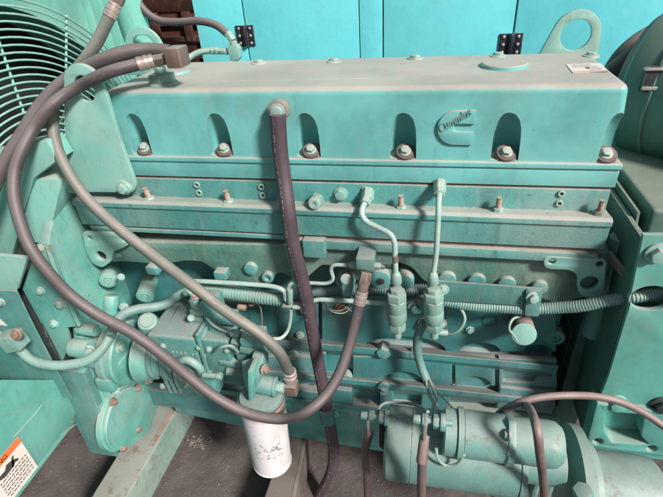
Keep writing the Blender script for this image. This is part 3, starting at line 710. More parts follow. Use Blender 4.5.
# ------------------------------------------------------------------ HOSES
def hose(name, label, cat, pts, wpx, mat, ref=None, ends=(), corr=None, group=None, seg=16):
    P3 = T(*pts); r = wpx / 2 * S(P3[len(P3) // 2] if ref is None else P3[ref]); t = thing(name, P3[0], label, cat, group)
    m = MB(); m.sweep(P3, r, seg, corr=corr); m.build('tube', mat, t)
    for e in ends:   # (which end, kind)
        i, kind = e; a = P3[0] if i == 0 else P3[-1]; b = P3[1] if i == 0 else P3[-2]; d = (b - a).normalized()
        if kind == 'crimp':
            m = MB(); m.lathe(a - d * .004, b, [(0, r * .9), (.001, r * 1.12), (.008, r * 1.14), (.009, r * 1.05), (.012, r * 1.05), (.013, r * 1.17), (.021, r * 1.17), (.022, r * 1.06), (.025, r * 1.06), (.026, r * 1.16), (.036, r * 1.15), (.037, r * 1.0)], 24); m.build('crimp_ferrule', 'crimp', t)
    return t, P3, r
t, p3, r = hose('fuel_hose', 'long brown hose looping from the brown fitting through the lifting eye to the middle block', 'hose',
    [(152, 61, -.0), (135, 65, -.02), (112, 71, -.045), (95, 78, -.05), (80, 86, -.045), (66, 94, -.06), (50, 107, -.09), (34, 128, -.12), (22, 150, -.16), (15, 172, -.19), (14, 195, -.22), (20, 222, -.25), (30, 247, -.275), (48, 272, -.285), (70, 295, -.285), (98, 315, -.285), (132, 333, -.285), (160, 353, -.285), (190, 378, -.285), (220, 400, -.29), (250, 414, -.29), (282, 419, -.285), (308, 411, -.29), (327, 394, -.25), (340, 372, -.21), (349, 346, -.17), (356, 318, -.14), (362, 292, -.12)],
    12.0, HB, ref=8, ends=((0, 'crimp'), (-1, 'crimp')))
a = P(153, 61, 0); b = P(171, 58, .005); m = MB(); m.hexa(a, b, .0135, .002); m.build('nut', 'hexbrown', t)
a = P(171, 58, .005); m = MB(); m.box(a + Vector((-.002, -.024, -.018)), a + Vector((.034, .024, .024)), .004); m.build('elbow_block', 'hexbrown', t)
a = P(362, 291, -.12); b = P(366, 274, -.10); m = MB(); m.hexa(b + (a - b) * .62, b + (b - a) * .1, .016, .003); m.cyl(a, b, .0135); m.build('elbow', 'hexbrown', t)
t, p3, r = hose('return_hose', 'dark dusty hose bending from behind the brown fitting down past the fan guard', 'hose',
    [(170, 52, .05), (150, 50, .05), (128, 52, .03), (108, 58, .01), (88, 67, .0), (70, 78, -.01), (56, 89, -.03), (40, 107, -.06), (24, 132, -.10), (8, 158, -.14), (-8, 190, -.18), (-30, 240, -.2)], 14, HB, ref=6)
t, p3, r = hose('filter_hose', 'dusty grey green hose curving diagonally down across the engine to the filter head', 'hose',
    [(115, 4, .10), (106, 24, .08), (97, 42, .06), (86, 58, .04), (74, 73, .03), (62, 88, .01), (54, 105, -.03), (53, 128, -.06), (57, 148, -.08), (67, 170, -.10), (86, 198, -.12), (118, 228, -.14), (155, 257, -.16), (193, 286, -.19), (228, 313, -.21), (258, 333, -.22), (278, 351, -.22), (290, 373, -.21)],
    11.5, HG, ref=10, ends=((0, 'crimp'),))
a = P(116, 3, .10); b = P(121, -8, .11); m = MB(); m.hexa(a, b, .016, .002); m.build('nut', 'hexbrown', t)
a = P(289.5, 371, -.21); b = P(291, 384, -.205); m = MB()
m.lathe(a, b, [(0, r * 1.0), (.002, r * 1.25), (.008, r * 1.25), (.009, r * 1.1), (.016, r * 1.12), (.017, r * 1.3), (.025, r * 1.3), (.026, r * 1.15), (.034, r * 1.15)], 24); m.build('swivel_nut', 'crimp', t)
m = MB(); a = P(291, 386, -.20); m.hull([a + Vector(q) for q in ((-.016, -.016, .01), (.018, -.016, .012), (.018, .016, .012), (-.016, .016, .01), (-.026, -.016, -.022), (.018, -.016, -.024), (.018, .016, -.024), (-.026, .016, -.022))], .004); m.build('elbow', 'hexbrown', t)
t, p3, r = hose('oil_drain_hose', 'thick dark braided hose hanging down the front of the engine from a round banjo fitting', 'hose',
    [(277.5, 114, -.033), (280, 150, -.035), (284, 180, -.045), (288, 210, -.065), (293, 245, -.07), (301, 275, -.07), (308, 305, -.07), (314, 340, -.08), (320, 372, -.09), (325, 398, -.10), (330, 425, -.11), (333.5, 450, -.11), (331, 472, -.11), (321, 492, -.11), (308, 508, -.10)], 15.5, HBR, ref=2, seg=24)
t['label'] = 'thick dark braided hose hanging down the front of the engine from a round banjo fitting'
c = P(277.5, 111.5, -.022); s_ = S(c); m = MB(); m.cyl(c + Vector((0, .024, 0)), c, 11.0 * s_, bev=.003); m.build('banjo_end', 'crimp', t)
m = MB(); m.cyl(c, c + FWD * .005, 8.5 * s_); m.cyl(c + FWD * .004, c + FWD * .014, 6.9 * s_, 6.3 * s_, .003, 18); m.build('banjo_bolt', 'pale', t)
a = P(326, 407, -.103); b = P(328.5, 421, -.107); m = MB(); m.ring(a, b, 9.2 * s_ * 1.15, 7.5 * s_ * 1.1); m.build('clamp_band', 'block', t)
t, p3, r = hose('coolant_hose', 'thin greyish hose arching across the dark gap to the small tee fitting', 'hose',
    [(138, 2, .42), (146, 12, .42), (158, 20, .42), (178, 22, .42), (200, 21, .42), (216, 25, .42), (229, 35, .41)], 7.5, HB, ref=3)
a = P(228, 33, .41); b = P(233, 41, .40); m = MB(); m.hexa(a, b, .013, .002); m.cyl(b, P(235, 46, .40), .010); m.build('nut', 'pale', t)
t, p3, r = hose('green_hose', 'short pale green hose joining the small tee fitting behind the cover top', 'hose',
    [(184, 62, .36), (190, 57, .38), (200, 52, .39), (211, 50.5, .39), (222, 51, .39)], 6, 'pipe', ref=2)
m = MB()
for x in (211, 215): m.hexa(P(x, 50.5, .39), P(x + 3, 50.8, .39), .012, .002)
m.hexa(P(219, 51, .39), P(228, 51.5, .39), .0105, .002); m.build('nut', 'pale', t)
m = MB(); c = P(235, 52, .39); m.hull([c + Vector(q) for q in ((-.018, -.014, .02), (.012, -.014, .022), (.018, -.014, .012), (.018, -.014, -.014), (.008, -.014, -.022), (-.014, -.014, -.022), (-.018, .014, .02), (.012, .014, .022), (.018, .014, .012), (.018, .014, -.014), (.008, .014, -.022), (-.014, .014, -.022))], .003)
m.cyl(c - UPZ * .02, c - UPZ * .05, .009); m.cyl(c + UPZ * .018, c + UPZ * .03, .011)
o = m.build('tee_fitting', 'pale'); tag(o, 'small pale green tee fitting joining two thin hoses beside the black hinge', 'fitting')

# ------------------------------------------------------------------ PIPES AND PRESSURE SWITCHES
def switch(px, label, yy, pipe, brown):
    t = thing('pressure_switch', P(px, 330, yy), label, 'switch', 'pressure switches on the engine side')
    top = P(px, 278, yy); s_ = S(top)
    def Q(row): return P(px + (row - 300) * .02, row, yy)
    a = Q(295)
    m = MB(); z = lambda r0: Q(r0)
    m.lathe(z(272), z(330), [(0, 2.6 * s_), (.004, 4.2 * s_), (.012, 5.2 * s_), (.03, 6.0 * s_), (.032, 5.5 * s_)], 20); m.build('cone_nut', 'pale', t)
    m = MB(); m.hexa(z(292), z(300), 10.8 * s_, .003); m.hexa(z(288), z(292.5), 7.0 * s_, .002); m.build('hex_top', 'pale', t)
    m = MB(); L = (z(323) - z(299)).length; m.lathe(z(299), z(323), [(0, 9.4 * s_), (.002, 10.2 * s_), (L * .42, 10.4 * s_), (L * .46, 9.9 * s_), (L * .50, 10.5 * s_), (L * .8, 10.3 * s_), (L * .92, 9.0 * s_), (L, 8.2 * s_)], 32); m.build('body', 'pale', t)
    m = MB(); m.hexa(z(321.5), z(329), 9.8 * s_, .003); m.build('hex_bottom', 'pale', t)
    m = MB(); m.cyl(z(328), z(337), 4.4 * s_, bev=.001); m.build('stub', 'pipe', t)
    q = MB(); pts = T(*pipe) + [z(276)]; q.sweep(pts, 2.85 * S(pts[0]), 12); pp = q.build('pipe', 'pipe', t)
    h = pts[0]; m = MB(); d = (pts[1] - h).normalized()
    m.hexa(h - UPZ * -.010 + Vector((0, .025, .004)), h + Vector((0, .0, .000)), 6.5 * s_, .002); m.hexa(h + Vector((0, .004, .003)), h + d * .014, 5.5 * s_, .002); m.build('flare_nut', 'pale', t)
    if brown:
        m = MB(); m.sweep([P(395, 253, -.0905), P(395.2, 258, -.092), P(395.4, 262, -.093)], 3.05 * S(pts[0]), 12); m.build('bare_patch', 'hexbrown', t)
    return t
switch(396.5, 'left of two pressure switches, fed by the bent steel pipe', -.095, [(367, 200, -.03), (363, 206, -.05), (361.5, 213, -.062), (366, 221, -.07), (379, 228, -.08), (390, 234, -.088), (394, 241, -.09), (395, 258, -.092)], True)
switch(433.5, 'right of two pressure switches, fed by the straight steel pipe', -.095, [(439.5, 192, -.03), (439, 197, -.055), (438.5, 206, -.07), (437.5, 230, -.08), (436, 255, -.088)], False)
# pale sleeve with wires from right switch
t, p3, r = hose('wire_sleeve', 'pale green sleeve and thin wires hanging below the right pressure switch to the starter', 'wiring',
    [(424, 322, -.07), (418, 336, -.065), (417.5, 352, -.06), (421, 366, -.06), (428, 384, -.08)], 8.5, SLV, ref=2)
for k, pts in enumerate(([(426, 380, -.08), (429, 394, -.13), (433, 402, -.2), (432, 412, -.30), (428, 421, -.36)], [(429, 380, -.08), (434, 391, -.13), (437, 401, -.2), (436, 410, -.30), (434, 424, -.34)], [(431, 382, -.08), (438, 392, -.13), (447, 402, -.24), (455, 411, -.33)])):
    m = MB(); P3 = T(*pts); m.sweep(P3, (1.6 if k < 2 else .9) * S(P3[1]), 8); m.build('wire', 'pipe', t)
m = MB(); m.ring(P(424, 373, -.06), P(429, 386, -.082), .0115, .006); m.build('tie', 'pale', t)
m = MB(); P3 = T((443, 333, -.08), (452, 334, -.09), (461, 328, -.09), (465, 319, -.08), (460, 308, -.06), (452, 304, -.05)); m.sweep(P3, 1.5 * S(P3[0]), 8)
m.sweep(T((437, 332, -.09), (447, 333, -.085)), 3.4 * S(P3[0]), 10)
o = m.build('loop_wire', 'pale'); tag(o, 'thin pale wire curling in a loop right of the right pressure switch', 'wire')

t = thing('thin_wires', P(335, 308, -.03), 'loose thin wires and loops just left of the middle hose below the steel line', 'wiring')
for pts, mt in (([(318, 297, -.02), (325, 306, -.03), (338, 311, -.035), (349, 306, -.03), (352, 297, -.02)], 'crimp'), ([(322, 299, -.02), (331, 311, -.035), (344, 313, -.035), (355, 303, -.02)], 'pale'), ([(330, 297, -.02), (340, 304, -.03), (350, 310, -.03), (356, 318, -.01)], 'rustthread'), ([(310, 298, -.02), (316, 308, -.02), (312, 318, -.01), (303, 322, .0)], 'pale')):
    m = MB(); m.sweep(T(*pts), .0016, 6); m.build('wire', mt, t)
# thin steel fuel lines and junctions
t = thing('fuel_line', P(250, 290, -.06), 'thin pale steel lines running beside the corrugated conduit left of the thick hose', 'pipe')
m = MB(); P3 = T((192, 281, -.06), (205, 281.5, -.065), (245, 284, -.07), (275, 287, -.07), (284, 291, -.07), (286, 300, -.07)); m.sweep(P3, 2.4 * S(P3[0]), 10); m.build('upper_line', 'pipe', t)
m = MB(); m.box(P(282, 308, -.08), P(294, 300, -.05), .003); m.cyl(P(290, 290, -.075), P(290, 303, -.075), .008); m.build('junction_block', 'pale', t)
m = MB(); P3 = T((293, 307, -.07), (300, 307, -.07), (316, 300, -.06), (330, 300, -.06), (350, 301, -.06), (388, 304, -.06)); m.sweep(P3, 2.4 * S(P3[0]), 10); m.build('lower_line', 'pipe', t)
m = MB(); P3 = T((291, 310, -.07), (290, 322, -.07), (287, 332, -.075), (281, 338, -.09), (272, 339, -.1)); m.sweep(P3, 1.9 * S(P3[0]), 10); m.build('down_line', 'pipe', t)
m = MB(); P3 = T((287, 300, -.07), (288, 289, -.07), (292, 283, -.07), (310, 283, -.065), (328, 283, -.065), (333, 279, -.065), (331, 270, -.065), (333, 265.5, -.065), (345, 265, -.065), (355, 265, -.065)); m.sweep(P3, 1.9 * S(P3[0]), 10); m.build('stepped_line', 'pipe', t)
t = thing('fuel_block', P(365, 268, -.06), 'small machined block on the head where the long brown hose ends', 'fitting')
m = MB(); m.bpx(356, 259, 374, 270, -.10, .06, .003); m.build('block', 'pump', t)
m = MB(); m.hexa(P(350, 265, -.075), P(356, 265, -.075), .010, .002); m.build('union', 'pale', t); m = MB(); m.hexa(P(374, 265.5, -.075), P(381, 266, -.075), .010, .002); m.cyl(P(381, 266, -.075), P(391, 267, -.075), .0055); m.build('union', 'pale', t)
m = MB(); m.bpx(342, 283, 352, 297, -.085, .05, .004); m.cyl(P(346, 279, -.08), P(346, 279, -.06), .014); m.build('bracket', 'head', t)
# conduits
def conduit(label, pts, w, mat, corr=.0062, group='corrugated conduits along the engine'):
    P3 = T(*pts); m = MB(); m.sweep(P3, w / 2 * S(P3[len(P3) // 2]), 16, corr=corr)
    o = m.build('corrugated_conduit', mat); tag(o, label, 'conduit', group); return o
conduit('pale corrugated conduit running right under the flat bar into the oval hole', [(440, 300, -.05), (470, 305.5, -.055), (500, 307.5, -.055), (530, 309, -.055), (555, 308, -.055), (580, 306, -.07), (605, 301, -.08), (635, 297, -.085), (648, 295, -.078), (665, 297, -.075), (690, 305, -.075)], 12.5, CORR)
conduit('pale corrugated conduit above the fuel pump left of the thick hose', [(196, 289, -.035), (215, 290.5, -.04), (238, 293.5, -.04), (262, 297, -.04), (284, 299.5, -.04)], 14.5, CORR, .0085)
conduit('dark grey corrugated conduit between the thick hose and the pressure switches', [(346, 290, -.02), (362, 289, -.02), (378, 289, -.02), (394, 291, -.02), (410, 290, -.015), (428, 289, -.01)], 12, CORRD)
m = MB(); m.sweep(T((300, 292, -.01), (316, 292, -.02), (332, 290, -.02), (345, 289, -.02)), .014, 14); o = m.build('cable_wrap', CORRD); tag(o, 'taped grey cable bundle just right of the thick braided hose', 'cable')
m = MB(); m.sweep(T((238, 293.6, -.03), (248, 295, -.03), (256, 296, -.03)), .0165, 18); o = m.build('tape_sleeve', 'pale'); tag(o, 'smooth pale tape sleeve around the conduit above the pump', 'sleeve')
conduit('pale ribbed conduit hanging in a U from the left box clamp', [(-12, 330, -.30), (0, 336, -.30), (10, 342, -.30), (20, 350, -.30), (32, 360, -.30), (50, 365, -.30), (70, 364.5, -.29), (88, 360, -.28), (101, 350, -.26), (110, 337, -.23)], 9.5, CORR, .005)
m = MB(); m.sweep(T((110, 337, -.23), (115, 324, -.19), (124, 314, -.15), (138, 309, -.12), (155, 307, -.09), (168, 303, -.07), (177, 296, -.05), (188, 291, -.04)), .0135, 14)
o = m.build('wire_harness', SLV); tag(o, 'smooth teal wrapped wire harness above the pump flange', 'harness')
p = P(13, 339, -.31); m = MB(); m.hull([p + Vector(q) for q in ((-.035, -.02, .012), (.02, -.02, .025), (.03, -.02, -.02), (-.02, -.02, -.035), (-.035, .02, .012), (.02, .02, .025), (.03, .02, -.02), (-.02, .02, -.035))], .004); o = thing('conduit_clamp', p, 'pale clamp with a rusty bolt holding the conduit on the left box', 'clamp'); m.build('clamp_strap', 'pale', o); bolt(o, P(17, 334, -.335), (.1, -1, .4), .010, mat='rustbolt')
# flat bar with tab
t = thing('flat_bar', P(490, 295, -.06), 'flat teal bar over the corrugated conduit with a bolted tab at its right end', 'bar')
o = [P(a, b, -.068) for a, b in ((437, 281), (543, 289), (540, 308), (528, 308), (527, 306), (443, 301))]
m = MB(); m.plate(o, [], XZ, .006, .001); m.build('bar', 'pump', t)
m = MB(); m.plate(fillet([P(a, b, -.074) for a, b in ((526, 290), (541, 291), (539, 317), (525, 316))], .006), [], XZ, .006, .001); m.build('tab', 'pump', t)
bpxl(t, 532.5, 297, -.074, 4.8, Vector((.25, -1, .1))); bpxl(t, 443, 289.5, -.068, 4.2)
m = MB(); P3 = T((521, 316, -.05), (512, 320, -.08), (509, 328, -.09), (514, 336, -.085), (517, 341, -.08)); m.sweep(P3, 1.3 * S(P3[0]), 8)
o = m.build('ground_wire', 'pale'); tag(o, 'short thin pale wire hooking round the round brown plug', 'wire')

# ------------------------------------------------------------------ FUEL PUMP
def pump():
    t = thing('fuel_pump', P(190, 350, -.15), 'grey teal fuel pump of blocks and flanges at the lower left of the engine', 'fuel pump')
    xf = -.845
    c = PX(131, 352, xf); m = MB(); m.lathe(c - RT * .05, c + RT, [(0, .098), (.008, .100), (.022, .100), (.024, .094), (.028, .094), (.03, .098), (.048, .098), (.052, .094)], 48); m.build('mounting_flange', 'gear', t)
    for px, py, mt in ((137.5, 348, 'rustbolt'), (148, 379, 'rustbolt'), (119, 347, 'bolt')): bolt(t, PX(px, py, xf), RT, .012, mat=mt)
    p = P(147, 321, -.13); d = Vector((.25, -.45, .85)).normalized(); s_ = S(p); m = MB(); m.cyl(p - d * .03, p, 11 * s_, 9.5 * s_, .004); m.ring(p - d * .001, p + d * .006, 7 * s_, 2.4 * s_); m.cyl(p - d * .002, p + d * .003, 3 * s_); m.build('flange_boss', 'gear', t)
    # tapered neck
    c2 = c + RT * .05; m = MB(); m.lathe(c2, c2 + RT, [(0, .085), (.03, .075), (.05, .06), (.1, .058)], 36); m.build('neck', 'gear', t)
    for k, (px, x2) in enumerate(((163, 170), (171, 180))):
        q = MB(); pc = c + RT * (.085 + .045 * k); q.lathe(pc, pc + RT, [(0, .066), (.004, .070), (.014, .070), (.018, .066)], 40); q.build('rib_ring', 'pump', t)
    # main body blocks
    y = -.17
    m = MB(); m.bpx(156, 338, 203, 392, y, .17, .012, 3); m.build('body', 'pump', t)
    m = MB(); a = P(157, 340, y); b = P(203, 340, y); m.hull([a + Vector((0, 0, .0)), b, a + Vector((.02, .12, .035)), b + Vector((0, .12, .035)), a + Vector((0, .03, -.05)), b + Vector((0, .03, -.05)), a + Vector((0, .13, -.05)), b + Vector((0, .13, -.05))], .006); m.build('top_casting', 'pump', t)
    m = MB(); m.bpx(202.5, 336, 206, 391, y - .006, .15, .004, 2); m.build('joint_flange', 'pump', t)
    m = MB(); m.bpx(205, 341, 231, 376, y, .12, .009, 3); m.bpx(210, 331, 229, 343, y + .03, .08, .008); m.build('governor_housing', 'pump', t)
    m = MB(); m.bpx(176, 372, 214, 396, y - .01, .12, .012, 3); m.build('lower_housing', 'pump', t)
    p = P(193, 336, y + .035); d = Vector((0, -.25, 1)).normalized(); m = MB(); m.cyl(p - d * .012, p + d * .004, .020, bev=.002); m.cyl(p, p + d * .010, .0155, .0145, .002); m.box(p + d * .009 + Vector((-.011, -.002, -.001)), p + d * .013 + Vector((.011, .002, .0)), .001); m.build('timing_plug', 'pale', t)
    bolt(t, P(172, 340, y + .03), d, .0095)
    m = MB(); a = P(186, 387, -.20); q = P(190, 379, -.16); m.cyl(q, a, .006); m.cyl(P(189, 381, -.17), P(187.5, 384, -.185), .009); m.build('bleed_screw', 'pale', t)
    # cast numerals on the body front (unreadable raised marks)
    m = MB()
    for k in range(8):
        px = 172 + k * 4.2 + (3 if k > 3 else 0); a = P(px, 352 + .15 * k * 4, y - .0008); m.box(a + Vector((0, -.001, -.005)), a + Vector((.0045, .002, .005 if k % 2 else .003)), .0008)
    m.build('cast_marks', 'pale', t)
    # curved arm along body
    m = MB(); m.sweep(T((178, 362, -.19), (188, 360, -.20), (198, 366, -.20), (203, 374, -.19)), .011, 12); m.build('arm', 'pale', t)
    # shutoff solenoid above
    m = MB(); m.bpx(203, 303, 217, 330, -.13, .06, .005); m.bpx(206, 301, 214, 333, -.137, .03, .003); m.build('solenoid_plate', 'pump', t)
    m = MB(); m.cyl(P(216, 315, -.11), P(237, 318, -.11), 8.5 * S(P(216, 315, -.11)), bev=.003); m.build('solenoid_barrel', 'pump', t)
    m = MB(); m.bpx(190, 311, 203, 316, -.12, .04, .003); m.bpx(189, 318, 203, 322, -.12, .04, .003); m.cyl(P(191, 318, -.13), P(191, 318, -.10), .010); m.build('clevis', 'pale', t)
    m = MB(); m.sweep(T((186, 293, -.07), (190, 291, -.075), (194, 296, -.08), (196, 305, -.085)), .0095, 12); m.hexa(P(194, 298, -.082), P(196, 307, -.085), .014, .002); m.build('elbow_fitting', 'pale', t)
    for px, py in ((163, 346), (199, 347), (163, 386), (198, 386), (209, 349), (227, 350), (227, 371)): bpxl(t, px, py, y, 2.4)
    for k in range(3):
        m = MB(); m.sweep(T((164 + 5 * k, 364, y - .004), (165 + 5 * k, 378, y - .012), (171 + 5 * k, 392, y - .006)), .0055, 8); m.build('cast_fin', 'pump', t)
    m = MB(); m.sweep(T((216, 352, -.19), (222, 347, -.20), (231, 346, -.195), (238, 352, -.18)), .0042, 8); m.build('lever', 'pale', t)
    m = MB(); m.bpx(240, 340, 253, 347, -.185, .04, .005); m.bpx(252, 341, 262, 354, -.178, .04, .006); m.build('valve_cap', 'gear', t)
    m = MB(); m.sweep(T((207, 318, -.14), (212, 324, -.15), (222, 330, -.15), (233, 333, -.15)), .0035, 8); m.build('small_line', 'pipe', t)
    m = MB(); m.cyl(P(226, 371, -.18), P(239, 372, -.17), .011); m.hexa(P(236, 371, -.17), P(243, 372, -.165), .014, .002); m.build('fitting', 'pump', t)
    m = MB(); m.cyl(P(217, 330, -.12), P(217, 340, -.12), .009); m.hexa(P(217, 334, -.125), P(217, 338, -.125), .012, .002); m.build('fitting', 'pale', t)
    global PUMP; PUMP = t
    bolt(t, P(195.5, 296, -.083), (.1, -.5, 1), .009, mat='rustbolt')
    # fittings cluster to the right
    for a, b, r in (((231, 333), (240, 334), .011), ((232, 341), (241, 343), .012), ((228, 350), (243, 352), .009), ((242, 346), (262, 350), .020), ((221, 360), (243, 364), .015), ((256, 342), (263, 343), .015)):
        m = MB(); p0, p1 = P(*a, -.16), P(*b, -.16)
        (m.hexa(p0, p1, r, .002) if r in (.011, .012) else m.cyl(p0, p1, r, bev=.002)); m.build('fitting', 'pump', t)
    m = MB(); p = P(263, 348, -.16); m.cyl(p - RT * .005, p + RT * .006, .018); m.build('end_disc', 'pale', t)
    m = MB(); m.bpx(238, 337, 262, 346, -.15, .05, .005); m.bpx(236, 350, 250, 362, -.17, .05, .006); m.build('valve_block', 'pump', t)
    m = MB(); m.cyl(P(203, 375, -.21), P(221, 376.5, -.21), .0078); m.hexa(P(217, 376, -.21), P(222, 376.5, -.21), .011, .001); m.build('return_stub', 'pale', t)
    m = MB(); m.bpx(222, 370, 243, 386, -.12, .08, .01, 3); m.build('rear_block', 'block', t)
    m = MB(); P3 = T((246, 306, -.02), (258, 304, -.03), (262, 318, -.02), (261, 332, -.02)); m.sweep(P3, .0022, 6); m.build('lead', 'crimp', t)
    m = MB(); m.cyl(P(238, 307, -.04), P(246, 308, -.04), .009); m.cyl(P(250, 305, -.03), P(254, 303, -.03), .007); m.build('lead_end', 'rustbolt', t)
pump()
def filt():
    y = -.225
    t = thing('fuel_filter', P(272, 468, y), 'white spin on fuel filter can with rusty top rim hanging below the pump', 'filter')
    a = P(261.5, 398, y); b = P(272.5, 461, y + .0); d = (b - a).normalized(); L = (b - a).length; r = 22.8 * S(a)
    m = MB(); m.lathe(a, b, [(0, r * .97), (.004, r), (.006, r), (.02, r), (L * .5, r * .965), (L - .012, r * .93), (L - .010, r * .955), (L - .006, r * .955), (L - .004, r * .90), (L, r * .82), (L + .001, r * .3)], 56)
    # rust ring + scribbles by material
    mt = bpy.data.materials.new('filter_can'); mt.use_nodes = True; tr = mt.node_tree; bs = tr.nodes['Principled BSDF']
    co = nn(tr, 'ShaderNodeTexCoord').outputs['Object']; sep = nn(tr, 'ShaderNodeSeparateXYZ'); lk(tr, co, sep.inputs[0])
    n1 = noise(tr, co, 12, 6, .7, (1, 1, .5)); n2 = noise(tr, co, 70, 6, .7); n3 = noise(tr, co, 110, 3, .6)
    c = mixc(tr, ramp(tr, n1, .35, .7), (.70, .68, .70), (.45, .42, .42))
    zz = math_(tr, 'ADD', sep.outputs[2], math_(tr, 'MULTIPLY', math_(tr, 'SUBTRACT', n1, .5), .05))
    top = ramp(tr, zz, a.z - .045, a.z - .015)
    c = mixc(tr, math_(tr, 'MULTIPLY', top, .8), c, (.42, .22, .13))
    c = mixc(tr, math_(tr, 'MULTIPLY', ramp(tr, n2, .58, .68), .5), c, (.40, .33, .30))
    bx = math_(tr, 'MULTIPLY', ramp(tr, n3, .50, .54), math_(tr, 'COMPARE', sep.outputs[2], (a.z * .45 + b.z * .55), .035))
    bx = math_(tr, 'MULTIPLY', bx, math_(tr, 'COMPARE', sep.outputs[0], P(274, 440, y).x, .034))
    bx = math_(tr, 'MULTIPLY', bx, ramp(tr, noise(tr, co, 28, 2), .42, .5))
    c = mixc(tr, math_(tr, 'MULTIPLY', bx, .8), c, (.12, .11, .12))
    lk(tr, c, bs.inputs['Base Color']); bs.inputs['Roughness'].default_value = .42
    bp = nn(tr, 'ShaderNodeBump', Strength=.3, Distance=.002); lk(tr, n1, bp.inputs['Height']); lk(tr, bp.outputs[0], bs.inputs['Normal'])
    m.build('can', mt, t)
    m = MB(); m.lathe(a - d * .006, b, [(0, r * .9), (.001, r * 1.02), (.006, r * 1.02), (.007, r * .95)], 48); m.build('seal_ring', 'washer', t)
    m = MB(); m.lathe(a - d * .016, b, [(0, r * .75), (.002, r * .93), (.010, r * .97), (.0105, r * .8)], 48); disc = m
    m = MB(); m.hull([P(241, 361, y + .02), P(262, 355, y + .02), P(264, 372, y + .01), P(249, 384, y - .02), P(258, 378, y - .02), P(243, 378, y + .02), P(250, 400, y - .02), P(253, 400, y - .02), P(243, 362, y + .07), P(262, 356, y + .07), P(262, 385, y + .06), P(247, 388, y + .06)], .006)
    h = m.build('filter_head', 'pump', PUMP); disc.build('mounting_disc', 'pump', h)
    m = MB(); m.prism([P(247.5, 372, y - .045), P(252.5, 372, y - .045), P(251.5, 401, y - .035), P(248.5, 401, y - .035)], (0, .05, 0), .002); m.build('fin', 'gear', h)
    m = MB(); p0, p1 = P(254, 383, y + .01), P(277, 387, y + .01); m.cyl(p0, p1, 9.6 * S(p0), bev=.003); m.cyl(p1 - RT * .008, p1 + RT * .001, 10.3 * S(p0), bev=.002); m.build('outlet', 'pump', h)
    m = MB(); m.hexa(p1, p1 + RT * .020, .017, .003); m.build('outlet_nut', 'pale', h)
    m = MB(); p = P(258, 360, y + .03); m.cyl(p - RT * .01, p + RT * .022, .026, bev=.005); m.build('shoulder', 'pump', h)
    bolt(h, P(264, 369, y), (1, -.4, 0), .009, mat='rustbolt')
filt()

